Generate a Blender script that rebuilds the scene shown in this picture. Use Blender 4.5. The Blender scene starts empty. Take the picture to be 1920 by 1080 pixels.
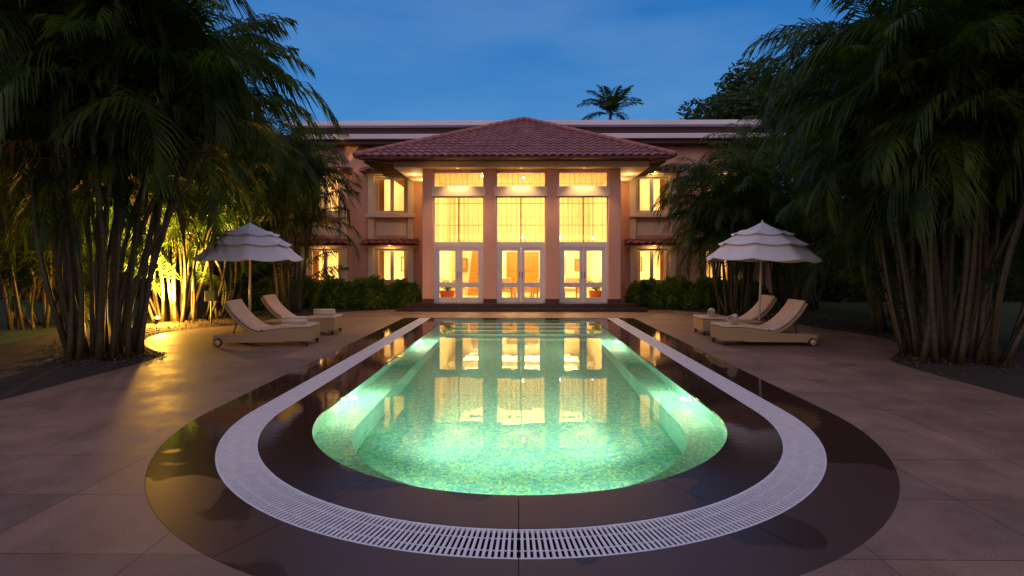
import bpy, math, random
import numpy as np
from mathutils import Vector, Matrix, geometry
R = math.radians
PI = math.pi
rnd = random.Random(7)
sc = bpy.context.scene
col = sc.collection

# ------------------------------------------------------------------ camera, exposure
F = 983.0
cd = bpy.data.cameras.new('camera')
cam = bpy.data.objects.new('camera', cd); col.objects.link(cam)
cam.location = (0, 0, 1.75)
cam.rotation_euler = (R(90), 0, math.atan(12.5 / F))
cd.sensor_width = 36.0
cd.lens = 36.0 * F / 1920.0
cd.shift_y = -47.0 / 1920.0
cd.clip_end = 600
sc.camera = cam
sc.view_settings.view_transform = 'Standard'
sc.view_settings.look = 'None'
sc.view_settings.exposure = 0.42
sc.view_settings.gamma = 1.0
sc.render.engine = 'CYCLES'
sc.cycles.use_denoising = True
sc.cycles.max_bounces = 8
sc.cycles.transparent_max_bounces = 12
sc.cycles.sample_clamp_indirect = 6.0
sc.cycles.caustics_refractive = False
sc.cycles.caustics_reflective = False

# ------------------------------------------------------------------ dusk sky
world = bpy.data.worlds.new('World'); sc.world = world
world.use_nodes = True
nt = world.node_tree; nt.nodes.clear()
def N(t, k, **kw):
    n = t.nodes.new(k)
    for a, b in kw.items(): setattr(n, a, b)
    return n
wo = N(nt, 'ShaderNodeOutputWorld'); bg = N(nt, 'ShaderNodeBackground')
tc = N(nt, 'ShaderNodeTexCoord'); sp = N(nt, 'ShaderNodeSeparateXYZ')
nt.links.new(tc.outputs['Generated'], sp.inputs[0])
rp = N(nt, 'ShaderNodeValToRGB')
e = rp.color_ramp.elements
e[0].position = 0.0; e[0].color = (.085, .255, .50, 1)
e[1].position = 1.0; e[1].color = (.20, .20, .32, 1)
for p, c in ((.14, (.066, .218, .455, 1)), (.27, (.040, .180, .430, 1)), (.42, (.016, .125, .375, 1)), (.62, (.10, .15, .32, 1))):
    x = e.new(p); x.color = c
nt.links.new(sp.outputs['Z'], rp.inputs[0])
# afterglow of the sunset behind the camera
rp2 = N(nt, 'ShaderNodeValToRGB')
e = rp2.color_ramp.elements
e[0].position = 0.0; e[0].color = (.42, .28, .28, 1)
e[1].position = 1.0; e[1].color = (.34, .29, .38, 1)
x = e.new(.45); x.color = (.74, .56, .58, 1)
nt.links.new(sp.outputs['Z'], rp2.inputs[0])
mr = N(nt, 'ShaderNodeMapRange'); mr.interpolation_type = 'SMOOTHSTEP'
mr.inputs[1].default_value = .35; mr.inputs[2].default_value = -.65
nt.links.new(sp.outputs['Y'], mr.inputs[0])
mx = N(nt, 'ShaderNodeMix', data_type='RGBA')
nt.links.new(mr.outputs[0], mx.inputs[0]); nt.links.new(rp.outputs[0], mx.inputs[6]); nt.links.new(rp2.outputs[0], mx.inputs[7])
# soft thin cloud
mp = N(nt, 'ShaderNodeMapping'); mp.inputs['Scale'].default_value = (1.2, 1.2, 4.0)
nz = N(nt, 'ShaderNodeTexNoise'); nz.inputs['Scale'].default_value = 1.7; nz.inputs['Detail'].default_value = 4
nt.links.new(tc.outputs['Generated'], mp.inputs[0]); nt.links.new(mp.outputs[0], nz.inputs[0])
mr2 = N(nt, 'ShaderNodeMapRange'); mr2.inputs[1].default_value = .42; mr2.inputs[2].default_value = .72; mr2.inputs[4].default_value = .5
nt.links.new(nz.outputs[0], mr2.inputs[0])
mx2 = N(nt, 'ShaderNodeMix', data_type='RGBA'); mx2.inputs[7].default_value = (.115, .235, .45, 1)
nt.links.new(mr2.outputs[0], mx2.inputs[0]); nt.links.new(mx.outputs[2], mx2.inputs[6])
# a little of the physical twilight sky under it
sky = N(nt, 'ShaderNodeTexSky'); sky.sky_type = 'NISHITA'; sky.sun_disc = False
sky.sun_elevation = R(-3); sky.sun_rotation = R(180)
ad = N(nt, 'ShaderNodeMix', data_type='RGBA'); ad.blend_type = 'ADD'; ad.inputs[0].default_value = .05
nt.links.new(mx2.outputs[2], ad.inputs[6]); nt.links.new(sky.outputs[0], ad.inputs[7])
nt.links.new(ad.outputs[2], bg.inputs[0]); bg.inputs[1].default_value = 1.0
nt.links.new(bg.outputs[0], wo.inputs[0])

WARM = (1.0, .61, .20)
def point(name, loc, power, color=WARM, size=.1, parent=None):
    l = bpy.data.lights.new(name, 'POINT'); l.energy = power; l.color = color; l.shadow_soft_size = size
    o = bpy.data.objects.new(name, l); col.objects.link(o); o.location = loc
    if parent: o.parent = parent
    return o
def area(name, loc, rot, sx, sy, power, color=WARM, parent=None):
    l = bpy.data.lights.new(name, 'AREA'); l.shape = 'RECTANGLE'; l.size = sx; l.size_y = sy; l.energy = power; l.color = color
    o = bpy.data.objects.new(name, l); col.objects.link(o); o.location = loc; o.rotation_euler = rot
    if parent: o.parent = parent
    return o
def spot(name, loc, target, power, color, ang, parent=None, size=.05):
    l = bpy.data.lights.new(name, 'SPOT'); l.energy = power; l.color = color; l.spot_size = R(ang); l.spot_blend = .6; l.shadow_soft_size = size
    o = bpy.data.objects.new(name, l); col.objects.link(o); o.location = loc
    o.rotation_euler = (Vector(target) - Vector(loc)).to_track_quat('-Z', 'Y').to_euler()
    if parent: o.parent = parent
    return o

# ------------------------------------------------------------------ materials
def pm(name, c1, c2=None, scale=6.0, rough=.6, bump=0.0, bscale=None, metal=0.0, stretch=None, detail=5, rvar=0.0, spec=None, coat=0.0):
    m = bpy.data.materials.new(name); m.use_nodes = True
    t = m.node_tree; b = t.nodes['Principled BSDF']
    b.inputs['Metallic'].default_value = metal
    b.inputs['Roughness'].default_value = rough
    if spec is not None: b.inputs['Specular IOR Level'].default_value = spec
    if coat: b.inputs['Coat Weight'].default_value = coat
    c2 = c2 or tuple(x * .8 for x in c1)
    tcn = N(t, 'ShaderNodeTexCoord'); mpn = N(t, 'ShaderNodeMapping')
    if stretch: mpn.inputs['Scale'].default_value = stretch
    t.links.new(tcn.outputs['Object'], mpn.inputs[0])
    n = N(t, 'ShaderNodeTexNoise'); n.inputs['Scale'].default_value = scale; n.inputs['Detail'].default_value = detail
    t.links.new(mpn.outputs[0], n.inputs[0])
    mr = N(t, 'ShaderNodeMapRange'); mr.inputs[1].default_value = .3; mr.inputs[2].default_value = .7
    t.links.new(n.outputs[0], mr.inputs[0])
    mxn = N(t, 'ShaderNodeMix', data_type='RGBA')
    mxn.inputs[6].default_value = (*c1, 1); mxn.inputs[7].default_value = (*c2, 1)
    t.links.new(mr.outputs[0], mxn.inputs[0]); t.links.new(mxn.outputs[2], b.inputs['Base Color'])
    if rvar:
        mr3 = N(t, 'ShaderNodeMapRange'); mr3.inputs[3].default_value = max(0, rough - rvar); mr3.inputs[4].default_value = rough + rvar
        t.links.new(mr.outputs[0], mr3.inputs[0]); t.links.new(mr3.outputs[0], b.inputs['Roughness'])
    if bump:
        n2 = N(t, 'ShaderNodeTexNoise'); n2.inputs['Scale'].default_value = bscale or scale * 8; n2.inputs['Detail'].default_value = 4
        t.links.new(mpn.outputs[0], n2.inputs[0])
        bp = N(t, 'ShaderNodeBump'); bp.inputs['Strength'].default_value = bump; bp.inputs['Distance'].default_value = .01
        t.links.new(n2.outputs[0], bp.inputs['Height']); t.links.new(bp.outputs[0], b.inputs['Normal'])
    return m
def emis(name, c, s):
    m = bpy.data.materials.new(name); m.use_nodes = True
    b = m.node_tree.nodes['Principled BSDF']
    b.inputs['Base Color'].default_value = (*c, 1); b.inputs['Emission Color'].default_value = (*c, 1); b.inputs['Emission Strength'].default_value = s
    return m

M = {}
M['pink'] = pm('pink_plaster', (.74, .42, .33), (.60, .32, .25), 1.6, .75, .15, 60, stretch=(1, 1, .35), detail=9)
M['pinkside'] = M['pink']
M['cream'] = pm('cream_plaster', (.80, .66, .52), (.72, .58, .45), 1.5, .7, .1, 60)
M['white'] = pm('white_paint', (.70, .68, .70), (.60, .58, .60), 2.0, .4, .05, 40)
M['fascia'] = pm('pale_fascia_paint', (.78, .72, .78), (.62, .57, .63), 1.0, .6, .05, 30, stretch=(.3, 1, 2))
M['brown'] = pm('dark_brown_paint', (.085, .032, .026), (.06, .022, .02), 2.0, .55)
M['roof'] = pm('terracotta_tile', (.34, .125, .12), (.17, .065, .065), 2.2, .55, .25, 30, rvar=.15, detail=10)
M['roofcap'] = pm('ridge_tile', (.42, .17, .15), (.30, .12, .11), 3.0, .6, .2, 30)
M['wood'] = pm('varnished_wood', (.36, .20, .03), (.26, .13, .02), 3, .4, .1, stretch=(6, 6, .6))
M['rafter'] = pm('rafter_wood', (.16, .075, .035), (.10, .045, .02), 4, .6)
M['room'] = pm('room_paint', (.84, .78, .64), (.80, .74, .60), 1, .7)
M['roomfloor'] = pm('room_floor', (.55, .40, .25), (.45, .32, .20), 2, .25)
M['terracotta'] = pm('terracotta_pot', (.45, .13, .04), (.35, .09, .03), 4, .6)
M['darkmetal'] = pm('dark_metal', (.03, .025, .025), None, 5, .45, metal=.3)
M['bulb'] = emis('lamp_bulb', (1, .82, .5), 7)
M['dimlens'] = emis('lamp_diffuser', (1, .75, .4), 1.2)
M['lens'] = emis('pool_lamp_lens', (1, .86, .6), 12)
M['granite'] = None
M['towel'] = pm('towel_cotton', (.72, .64, .50), (.62, .54, .42), 20, .95, .6, 200)
M['cushion'] = pm('cushion_canvas', (.62, .47, .36), (.55, .41, .31), 5, .9, .3, 150)
M['wicker'] = None
M['tire'] = pm('wheel_rubber', (.02, .018, .016), None, 5, .7)
M['hub'] = pm('wheel_hub_plastic', (.50, .40, .26), None, 5, .5)
M['pole'] = pm('painted_pole', (.62, .56, .50), (.55, .50, .45), 5, .4)
M['canvas'] = pm('umbrella_canvas', (.80, .77, .78), (.72, .69, .70), 3, .85, .2, 120)
M['stem_far'] = None

def curtain_mat():
    m = bpy.data.materials.new('sheer_curtain'); m.use_nodes = True
    t = m.node_tree; t.nodes.clear()
    o = N(t, 'ShaderNodeOutputMaterial'); tr = N(t, 'ShaderNodeBsdfTranslucent'); df = N(t, 'ShaderNodeBsdfDiffuse')
    tp = N(t, 'ShaderNodeBsdfTransparent')
    c = (.92, .82, .60, 1)
    tr.inputs[0].default_value = c; df.inputs[0].default_value = c; tp.inputs[0].default_value = (1, .97, .9, 1)
    m1 = N(t, 'ShaderNodeMixShader'); m1.inputs[0].default_value = .35
    m2 = N(t, 'ShaderNodeMixShader')
    tcn = N(t, 'ShaderNodeTexCoord'); mpn = N(t, 'ShaderNodeMapping'); mpn.inputs['Scale'].default_value = (2.4, 2.4, .12)
    n = N(t, 'ShaderNodeTexNoise'); n.inputs['Scale'].default_value = 2.5
    t.links.new(tcn.outputs['Object'], mpn.inputs[0]); t.links.new(mpn.outputs[0], n.inputs[0])
    mr = N(t, 'ShaderNodeMapRange'); mr.inputs[1].default_value = .3; mr.inputs[2].default_value = .7; mr.inputs[3].default_value = .1; mr.inputs[4].default_value = .65
    t.links.new(n.outputs[0], mr.inputs[0]); t.links.new(mr.outputs[0], m2.inputs[0])
    t.links.new(tr.outputs[0], m1.inputs[1]); t.links.new(df.outputs[0], m1.inputs[2])
    t.links.new(m1.outputs[0], m2.inputs[1]); t.links.new(tp.outputs[0], m2.inputs[2]); t.links.new(m2.outputs[0], o.inputs[0])
    return m
M['curtain'] = curtain_mat()
def glass_mat():
    m = bpy.data.materials.new('window_glass'); m.use_nodes = True
    t = m.node_tree; t.nodes.clear()
    o = N(t, 'ShaderNodeOutputMaterial'); tp = N(t, 'ShaderNodeBsdfTransparent'); gl = N(t, 'ShaderNodeBsdfGlossy'); gl.inputs['Roughness'].default_value = .02
    fr = N(t, 'ShaderNodeFresnel'); fr.inputs[0].default_value = 1.35
    mx = N(t, 'ShaderNodeMixShader')
    t.links.new(fr.outputs[0], mx.inputs[0]); t.links.new(tp.outputs[0], mx.inputs[1]); t.links.new(gl.outputs[0], mx.inputs[2]); t.links.new(mx.outputs[0], o.inputs[0])
    return m
M['glass'] = glass_mat()

def leaf_mat(name, c1, c2, trans=.35, rough=.45):
    m = bpy.data.materials.new(name); m.use_nodes = True
    t = m.node_tree; b = t.nodes['Principled BSDF']; o = t.nodes['Material Output']
    b.inputs['Roughness'].default_value = rough
    b.inputs['Specular IOR Level'].default_value = .22
    tcn = N(t, 'ShaderNodeTexCoord')
    n = N(t, 'ShaderNodeTexNoise'); n.inputs['Scale'].default_value = 1.6; n.inputs['Detail'].default_value = 6
    t.links.new(tcn.outputs['Object'], n.inputs[0])
    r = N(t, 'ShaderNodeValToRGB'); r.color_ramp.elements[0].position = .35; r.color_ramp.elements[1].position = .68
    r.color_ramp.elements[0].color = (*c1, 1); r.color_ramp.elements[1].color = (*c2, 1)
    t.links.new(n.outputs[0], r.inputs[0]); t.links.new(r.outputs[0], b.inputs['Base Color'])
    tr = N(t, 'ShaderNodeBsdfTranslucent')
    gm = N(t, 'ShaderNodeMix', data_type='RGBA'); gm.blend_type = 'MULTIPLY'; gm.inputs[0].default_value = 1
    gm.inputs[7].default_value = (1.7, 1.9, .6, 1)
    t.links.new(r.outputs[0], gm.inputs[6]); t.links.new(gm.outputs[2], tr.inputs[0])
    mx = N(t, 'ShaderNodeMixShader'); mx.inputs[0].default_value = trans
    t.links.new(b.outputs[0], mx.inputs[1]); t.links.new(tr.outputs[0], mx.inputs[2]); t.links.new(mx.outputs[0], o.inputs[0])
    return m
M['palm'] = leaf_mat('palm_leaf', (.014, .032, .004), (.064, .100, .010))
M['drypalm'] = leaf_mat('dry_palm_leaf', (.16, .085, .03), (.09, .045, .015), .3, .8)
M['shrub'] = leaf_mat('shrub_leaf', (.060, .125, .018), (.20, .27, .045))
M['tree'] = leaf_mat('tree_leaf', (.025, .050, .016), (.055, .085, .030), .25)
M['plant'] = leaf_mat('indoor_leaf', (.05, .12, .02), (.16, .22, .03))

def stem_mat(name, c1, c2):
    m = bpy.data.materials.new(name); m.use_nodes = True
    t = m.node_tree; b = t.nodes['Principled BSDF']; b.inputs['Roughness'].default_value = .5
    tcn = N(t, 'ShaderNodeTexCoord'); s = N(t, 'ShaderNodeSeparateXYZ'); t.links.new(tcn.outputs['UV'], s.inputs[0])
    mm = N(t, 'ShaderNodeMath', operation='MULTIPLY'); mm.inputs[1].default_value = 7.5; t.links.new(s.outputs['Y'], mm.inputs[0])
    fr = N(t, 'ShaderNodeMath', operation='FRACT'); t.links.new(mm.outputs[0], fr.inputs[0])
    r = N(t, 'ShaderNodeValToRGB'); r.color_ramp.elements[0].color = (c1[0] * .35, c1[1] * .35, c1[2] * .35, 1); r.color_ramp.elements[1].color = (*c2, 1)
    r.color_ramp.elements[1].position = 1
    q = r.color_ramp.elements.new(.10); q.color = (c1[0] * .4, c1[1] * .4, c1[2] * .4, 1)
    q = r.color_ramp.elements.new(.16); q.color = (*c1, 1)
    t.links.new(fr.outputs[0], r.inputs[0])
    n = N(t, 'ShaderNodeTexNoise'); n.inputs['Scale'].default_value = 9; t.links.new(tcn.outputs['Object'], n.inputs[0])
    mr = N(t, 'ShaderNodeMapRange'); mr.inputs[3].default_value = .5; mr.inputs[4].default_value = 1.3; t.links.new(n.outputs[0], mr.inputs[0])
    mx = N(t, 'ShaderNodeMix', data_type='RGBA'); mx.blend_type = 'MULTIPLY'; mx.inputs[0].default_value = 1
    t.links.new(r.outputs[0], mx.inputs[6]); t.links.new(mr.outputs[0], mx.inputs[7]); t.links.new(mx.outputs[2], b.inputs['Base Color'])
    bp = N(t, 'ShaderNodeBump'); bp.inputs['Strength'].default_value = .6; bp.inputs['Distance'].default_value = .01
    t.links.new(r.outputs[0], bp.inputs['Height']); t.links.new(bp.outputs[0], b.inputs['Normal'])
    return m
M['stem'] = stem_mat('ringed_palm_stem', (.070, .046, .018), (.056, .050, .014))
M['bark'] = pm('tree_bark', (.06, .045, .03), (.03, .022, .016), 4, .85, .6, 20, stretch=(1, 1, .3))

def wicker_mat():
    m = bpy.data.materials.new('woven_wicker'); m.use_nodes = True
    t = m.node_tree; b = t.nodes['Principled BSDF']; b.inputs['Roughness'].default_value = .6
    tcn = N(t, 'ShaderNodeTexCoord')
    ck = N(t, 'ShaderNodeTexChecker'); ck.inputs['Scale'].default_value = 55
    ck.inputs[1].default_value = (.40, .285, .15, 1); ck.inputs[2].default_value = (.31, .21, .105, 1)
    t.links.new(tcn.outputs['Object'], ck.inputs[0]); t.links.new(ck.outputs[0], b.inputs['Base Color'])
    bp = N(t, 'ShaderNodeBump'); bp.inputs['Strength'].default_value = .5; bp.inputs['Distance'].default_value = .004
    t.links.new(ck.outputs['Fac'], bp.inputs['Height']); t.links.new(bp.outputs[0], b.inputs['Normal'])
    return m
M['wicker'] = wicker_mat()

def deck_mat():
    m = bpy.data.materials.new('stone_paving'); m.use_nodes = True
    t = m.node_tree; b = t.nodes['Principled BSDF']
    tcn = N(t, 'ShaderNodeTexCoord'); mpn = N(t, 'ShaderNodeMapping'); mpn.inputs['Location'].default_value = (2.26 + 11, -3.12 + 8, 0)
    t.links.new(tcn.outputs['Object'], mpn.inputs[0])
    br = N(t, 'ShaderNodeTexBrick'); br.offset = .0; br.inputs['Scale'].default_value = 1
    br.inputs['Brick Width'].default_value = 1.1; br.inputs['Row Height'].default_value = .8
    br.inputs['Mortar Size'].default_value = .0045; br.inputs['Mortar Smooth'].default_value = .3; br.inputs['Bias'].default_value = 0
    br.inputs['Color1'].default_value = (.30, .178, .128, 1); br.inputs['Color2'].default_value = (.20, .125, .095, 1); br.inputs['Mortar'].default_value = (.085, .05, .04, 1)
    t.links.new(mpn.outputs[0], br.inputs[0])
    n = N(t, 'ShaderNodeTexNoise'); n.inputs['Scale'].default_value = 1.3; n.inputs['Detail'].default_value = 7; n.inputs['Roughness'].default_value = .72
    t.links.new(tcn.outputs['Object'], n.inputs[0])
    mr = N(t, 'ShaderNodeMapRange'); mr.inputs[1].default_value = .3; mr.inputs[2].default_value = .72; mr.inputs[3].default_value = .62; mr.inputs[4].default_value = 1.18
    t.links.new(n.outputs[0], mr.inputs[0])
    n3 = N(t, 'ShaderNodeTexNoise'); n3.inputs['Scale'].default_value = 90; n3.inputs['Detail'].default_value = 2
    t.links.new(tcn.outputs['Object'], n3.inputs[0])
    mr3 = N(t, 'ShaderNodeMapRange'); mr3.inputs[1].default_value = .3; mr3.inputs[2].default_value = .7; mr3.inputs[3].default_value = .74; mr3.inputs[4].default_value = 1.2
    t.links.new(n3.outputs[0], mr3.inputs[0])
    mu = N(t, 'ShaderNodeMath', operation='MULTIPLY'); t.links.new(mr.outputs[0], mu.inputs[0]); t.links.new(mr3.outputs[0], mu.inputs[1])
    mx = N(t, 'ShaderNodeMix', data_type='RGBA'); mx.blend_type = 'MULTIPLY'; mx.inputs[0].default_value = 1
    t.links.new(br.outputs[0], mx.inputs[6]); t.links.new(mu.outputs[0], mx.inputs[7]); t.links.new(mx.outputs[2], b.inputs['Base Color'])
    mr4 = N(t, 'ShaderNodeMapRange'); mr4.inputs[1].default_value = .35; mr4.inputs[2].default_value = .65; mr4.inputs[3].default_value = .46; mr4.inputs[4].default_value = .68
    t.links.new(n.outputs[0], mr4.inputs[0]); t.links.new(mr4.outputs[0], b.inputs['Roughness'])
    mh = N(t, 'ShaderNodeMath', operation='MULTIPLY_ADD'); mh.inputs[1].default_value = -1.0
    t.links.new(br.outputs['Fac'], mh.inputs[0]); 
    m5 = N(t, 'ShaderNodeMath', operation='MULTIPLY'); m5.inputs[1].default_value = .25; t.links.new(n3.outputs[0], m5.inputs[0]); t.links.new(m5.outputs[0], mh.inputs[2])
    bp = N(t, 'ShaderNodeBump'); bp.inputs['Strength'].default_value = .35; bp.inputs['Distance'].default_value = .004
    t.links.new(mh.outputs[0], bp.inputs['Height']); t.links.new(bp.outputs[0], b.inputs['Normal'])
    return m
M['deck'] = deck_mat()

def granite_mat():
    m = bpy.data.materials.new('wet_dark_granite'); m.use_nodes = True
    t = m.node_tree; b = t.nodes['Principled BSDF']
    b.inputs['Specular IOR Level'].default_value = .42
    tcn = N(t, 'ShaderNodeTexCoord')
    n = N(t, 'ShaderNodeTexNoise'); n.inputs['Scale'].default_value = 220; n.inputs['Detail'].default_value = 3
    t.links.new(tcn.outputs['Object'], n.inputs[0])
    r = N(t, 'ShaderNodeValToRGB'); r.color_ramp.elements[0].position = .35; r.color_ramp.elements[0].color = (.050, .023, .018, 1)
    r.color_ramp.elements[1].position = .85; r.color_ramp.elements[1].color = (.34, .25, .22, 1)
    q = r.color_ramp.elements.new(.62); q.color = (.095, .052, .044, 1)
    t.links.new(n.outputs[0], r.inputs[0])
    w = N(t, 'ShaderNodeTexNoise'); w.inputs['Scale'].default_value = .9; w.inputs['Detail'].default_value = 2.5; w.inputs['Distortion'].default_value = .1
    t.links.new(tcn.outputs['Object'], w.inputs[0])
    s = N(t, 'ShaderNodeSeparateXYZ'); t.links.new(tcn.outputs['Object'], s.inputs[0])
    g = N(t, 'ShaderNodeMapRange'); g.inputs[1].default_value = 3.5; g.inputs[2].default_value = 5.6; g.inputs[3].default_value = -.10; g.inputs[4].default_value = .24
    t.links.new(s.outputs['Y'], g.inputs[0])
    ad = N(t, 'ShaderNodeMath', operation='ADD'); t.links.new(w.outputs[0], ad.inputs[0]); t.links.new(g.outputs[0], ad.inputs[1])
    wet = N(t, 'ShaderNodeMapRange'); wet.inputs[1].default_value = .50; wet.inputs[2].default_value = .515
    t.links.new(ad.outputs[0], wet.inputs[0])
    mx = N(t, 'ShaderNodeMix', data_type='RGBA'); mx.inputs[7].default_value = (.040, .018, .012, 1)
    mw = N(t, 'ShaderNodeMath', operation='MULTIPLY'); mw.inputs[1].default_value = .7; t.links.new(wet.outputs[0], mw.inputs[0])
    t.links.new(mw.outputs[0], mx.inputs[0]); t.links.new(r.outputs[0], mx.inputs[6]); t.links.new(mx.outputs[2], b.inputs['Base Color'])
    rr = N(t, 'ShaderNodeMapRange'); rr.inputs[3].default_value = .36; rr.inputs[4].default_value = .045
    yr = N(t, 'ShaderNodeMapRange'); yr.inputs[1].default_value = 3.6; yr.inputs[2].default_value = 5.6; yr.inputs[3].default_value = .26; yr.inputs[4].default_value = .04; t.links.new(s.outputs['Y'], yr.inputs[0]); t.links.new(yr.outputs[0], rr.inputs[4])
    t.links.new(wet.outputs[0], rr.inputs[0]); t.links.new(rr.outputs[0], b.inputs['Roughness'])
    n2 = N(t, 'ShaderNodeTexNoise'); n2.inputs['Scale'].default_value = 14; n2.inputs['Detail'].default_value = 3
    t.links.new(tcn.outputs['Object'], n2.inputs[0])
    bp = N(t, 'ShaderNodeBump'); bp.inputs['Strength'].default_value = .10; bp.inputs['Distance'].default_value = .006
    t.links.new(n2.outputs[0], bp.inputs['Height']); t.links.new(bp.outputs[0], b.inputs['Normal'])
    return m
M['granite'] = granite_mat()
M['stepstone'] = pm('dark_step_stone', (.055, .028, .022), (.035, .018, .015), 5, .22, .05, 60, rvar=.08)

def mosaic_mat():
    m = bpy.data.materials.new('pool_mosaic'); m.use_nodes = True
    t = m.node_tree; b = t.nodes['Principled BSDF']; b.inputs['Roughness'].default_value = .35
    tcn = N(t, 'ShaderNodeTexCoord')
    sc_ = N(t, 'ShaderNodeVectorMath', operation='SCALE'); sc_.inputs['Scale'].default_value = 1 / .030
    t.links.new(tcn.outputs['UV'], sc_.inputs[0])
    fl = N(t, 'ShaderNodeVectorMath', operation='FLOOR'); t.links.new(sc_.outputs[0], fl.inputs[0])
    wn = N(t, 'ShaderNodeTexWhiteNoise', noise_dimensions='3D'); t.links.new(fl.outputs[0], wn.inputs[0])
    r = N(t, 'ShaderNodeValToRGB'); r.color_ramp.interpolation = 'CONSTANT'
    E = r.color_ramp.elements
    E[0].position = 0; E[0].color = (.11, .48, .38, 1); E[1].position = .22; E[1].color = (.19, .58, .46, 1)
    for p, c in ((.45, (.07, .36, .40, 1)), (.58, (.34, .68, .40, 1)), (.74, (.15, .53, .52, 1)), (.90, (.10, .34, .50, 1))):
        q = E.new(p); q.color = c
    t.links.new(wn.outputs['Value'], r.inputs[0])
    fr = N(t, 'ShaderNodeVectorMath', operation='FRACTION'); t.links.new(sc_.outputs[0], fr.inputs[0])
    s = N(t, 'ShaderNodeSeparateXYZ'); t.links.new(fr.outputs[0], s.inputs[0])
    mi = N(t, 'ShaderNodeMath', operation='MINIMUM'); t.links.new(s.outputs[0], mi.inputs[0]); t.links.new(s.outputs[1], mi.inputs[1])
    lt = N(t, 'ShaderNodeMath', operation='LESS_THAN'); lt.inputs[1].default_value = .10; t.links.new(mi.outputs[0], lt.inputs[0])
    mx = N(t, 'ShaderNodeMix', data_type='RGBA'); mx.inputs[7].default_value = (.32, .52, .44, 1)
    t.links.new(lt.outputs[0], mx.inputs[0]); t.links.new(r.outputs[0], mx.inputs[6]); t.links.new(mx.outputs[2], b.inputs['Base Color'])
    return m
M['mosaic'] = mosaic_mat()
def water_mat():
    m = bpy.data.materials.new('pool_water'); m.use_nodes = True
    t = m.node_tree; t.nodes.clear()
    o = N(t, 'ShaderNodeOutputMaterial'); g = N(t, 'ShaderNodeBsdfGlass'); g.inputs['IOR'].default_value = 1.333; g.inputs['Roughness'].default_value = 0
    g.inputs['Color'].default_value = (.93, 1, .97, 1)
    tcn = N(t, 'ShaderNodeTexCoord'); n = N(t, 'ShaderNodeTexNoise'); n.inputs['Scale'].default_value = 1.4; n.inputs['Detail'].default_value = 2.5
    t.links.new(tcn.outputs['Object'], n.inputs[0])
    bp = N(t, 'ShaderNodeBump'); bp.inputs['Strength'].default_value = .05; bp.inputs['Distance'].default_value = .05
    t.links.new(n.outputs[0], bp.inputs['Height']); t.links.new(bp.outputs[0], g.inputs['Normal']); t.links.new(g.outputs[0], o.inputs[0])
    return m
M['water'] = water_mat()
M['grate'] = pm('white_grating_plastic', (.80, .78, .82), (.66, .64, .69), 12, .4, rvar=.1)
M['channel'] = pm('drain_channel_stone', (.015, .012, .010), None, 6, .7)
M['lawn'] = pm('lawn_grass', (.022, .052, .012), (.045, .075, .018), 1.2, .9, .8, 60)
M['soil'] = pm('bed_soil', (.030, .018, .011), (.016, .010, .007), 5, .95, .9, 40)
M['litter'] = pm('dry_leaf_litter', (.13, .07, .03), (.05, .03, .016), 9, .9)

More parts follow.
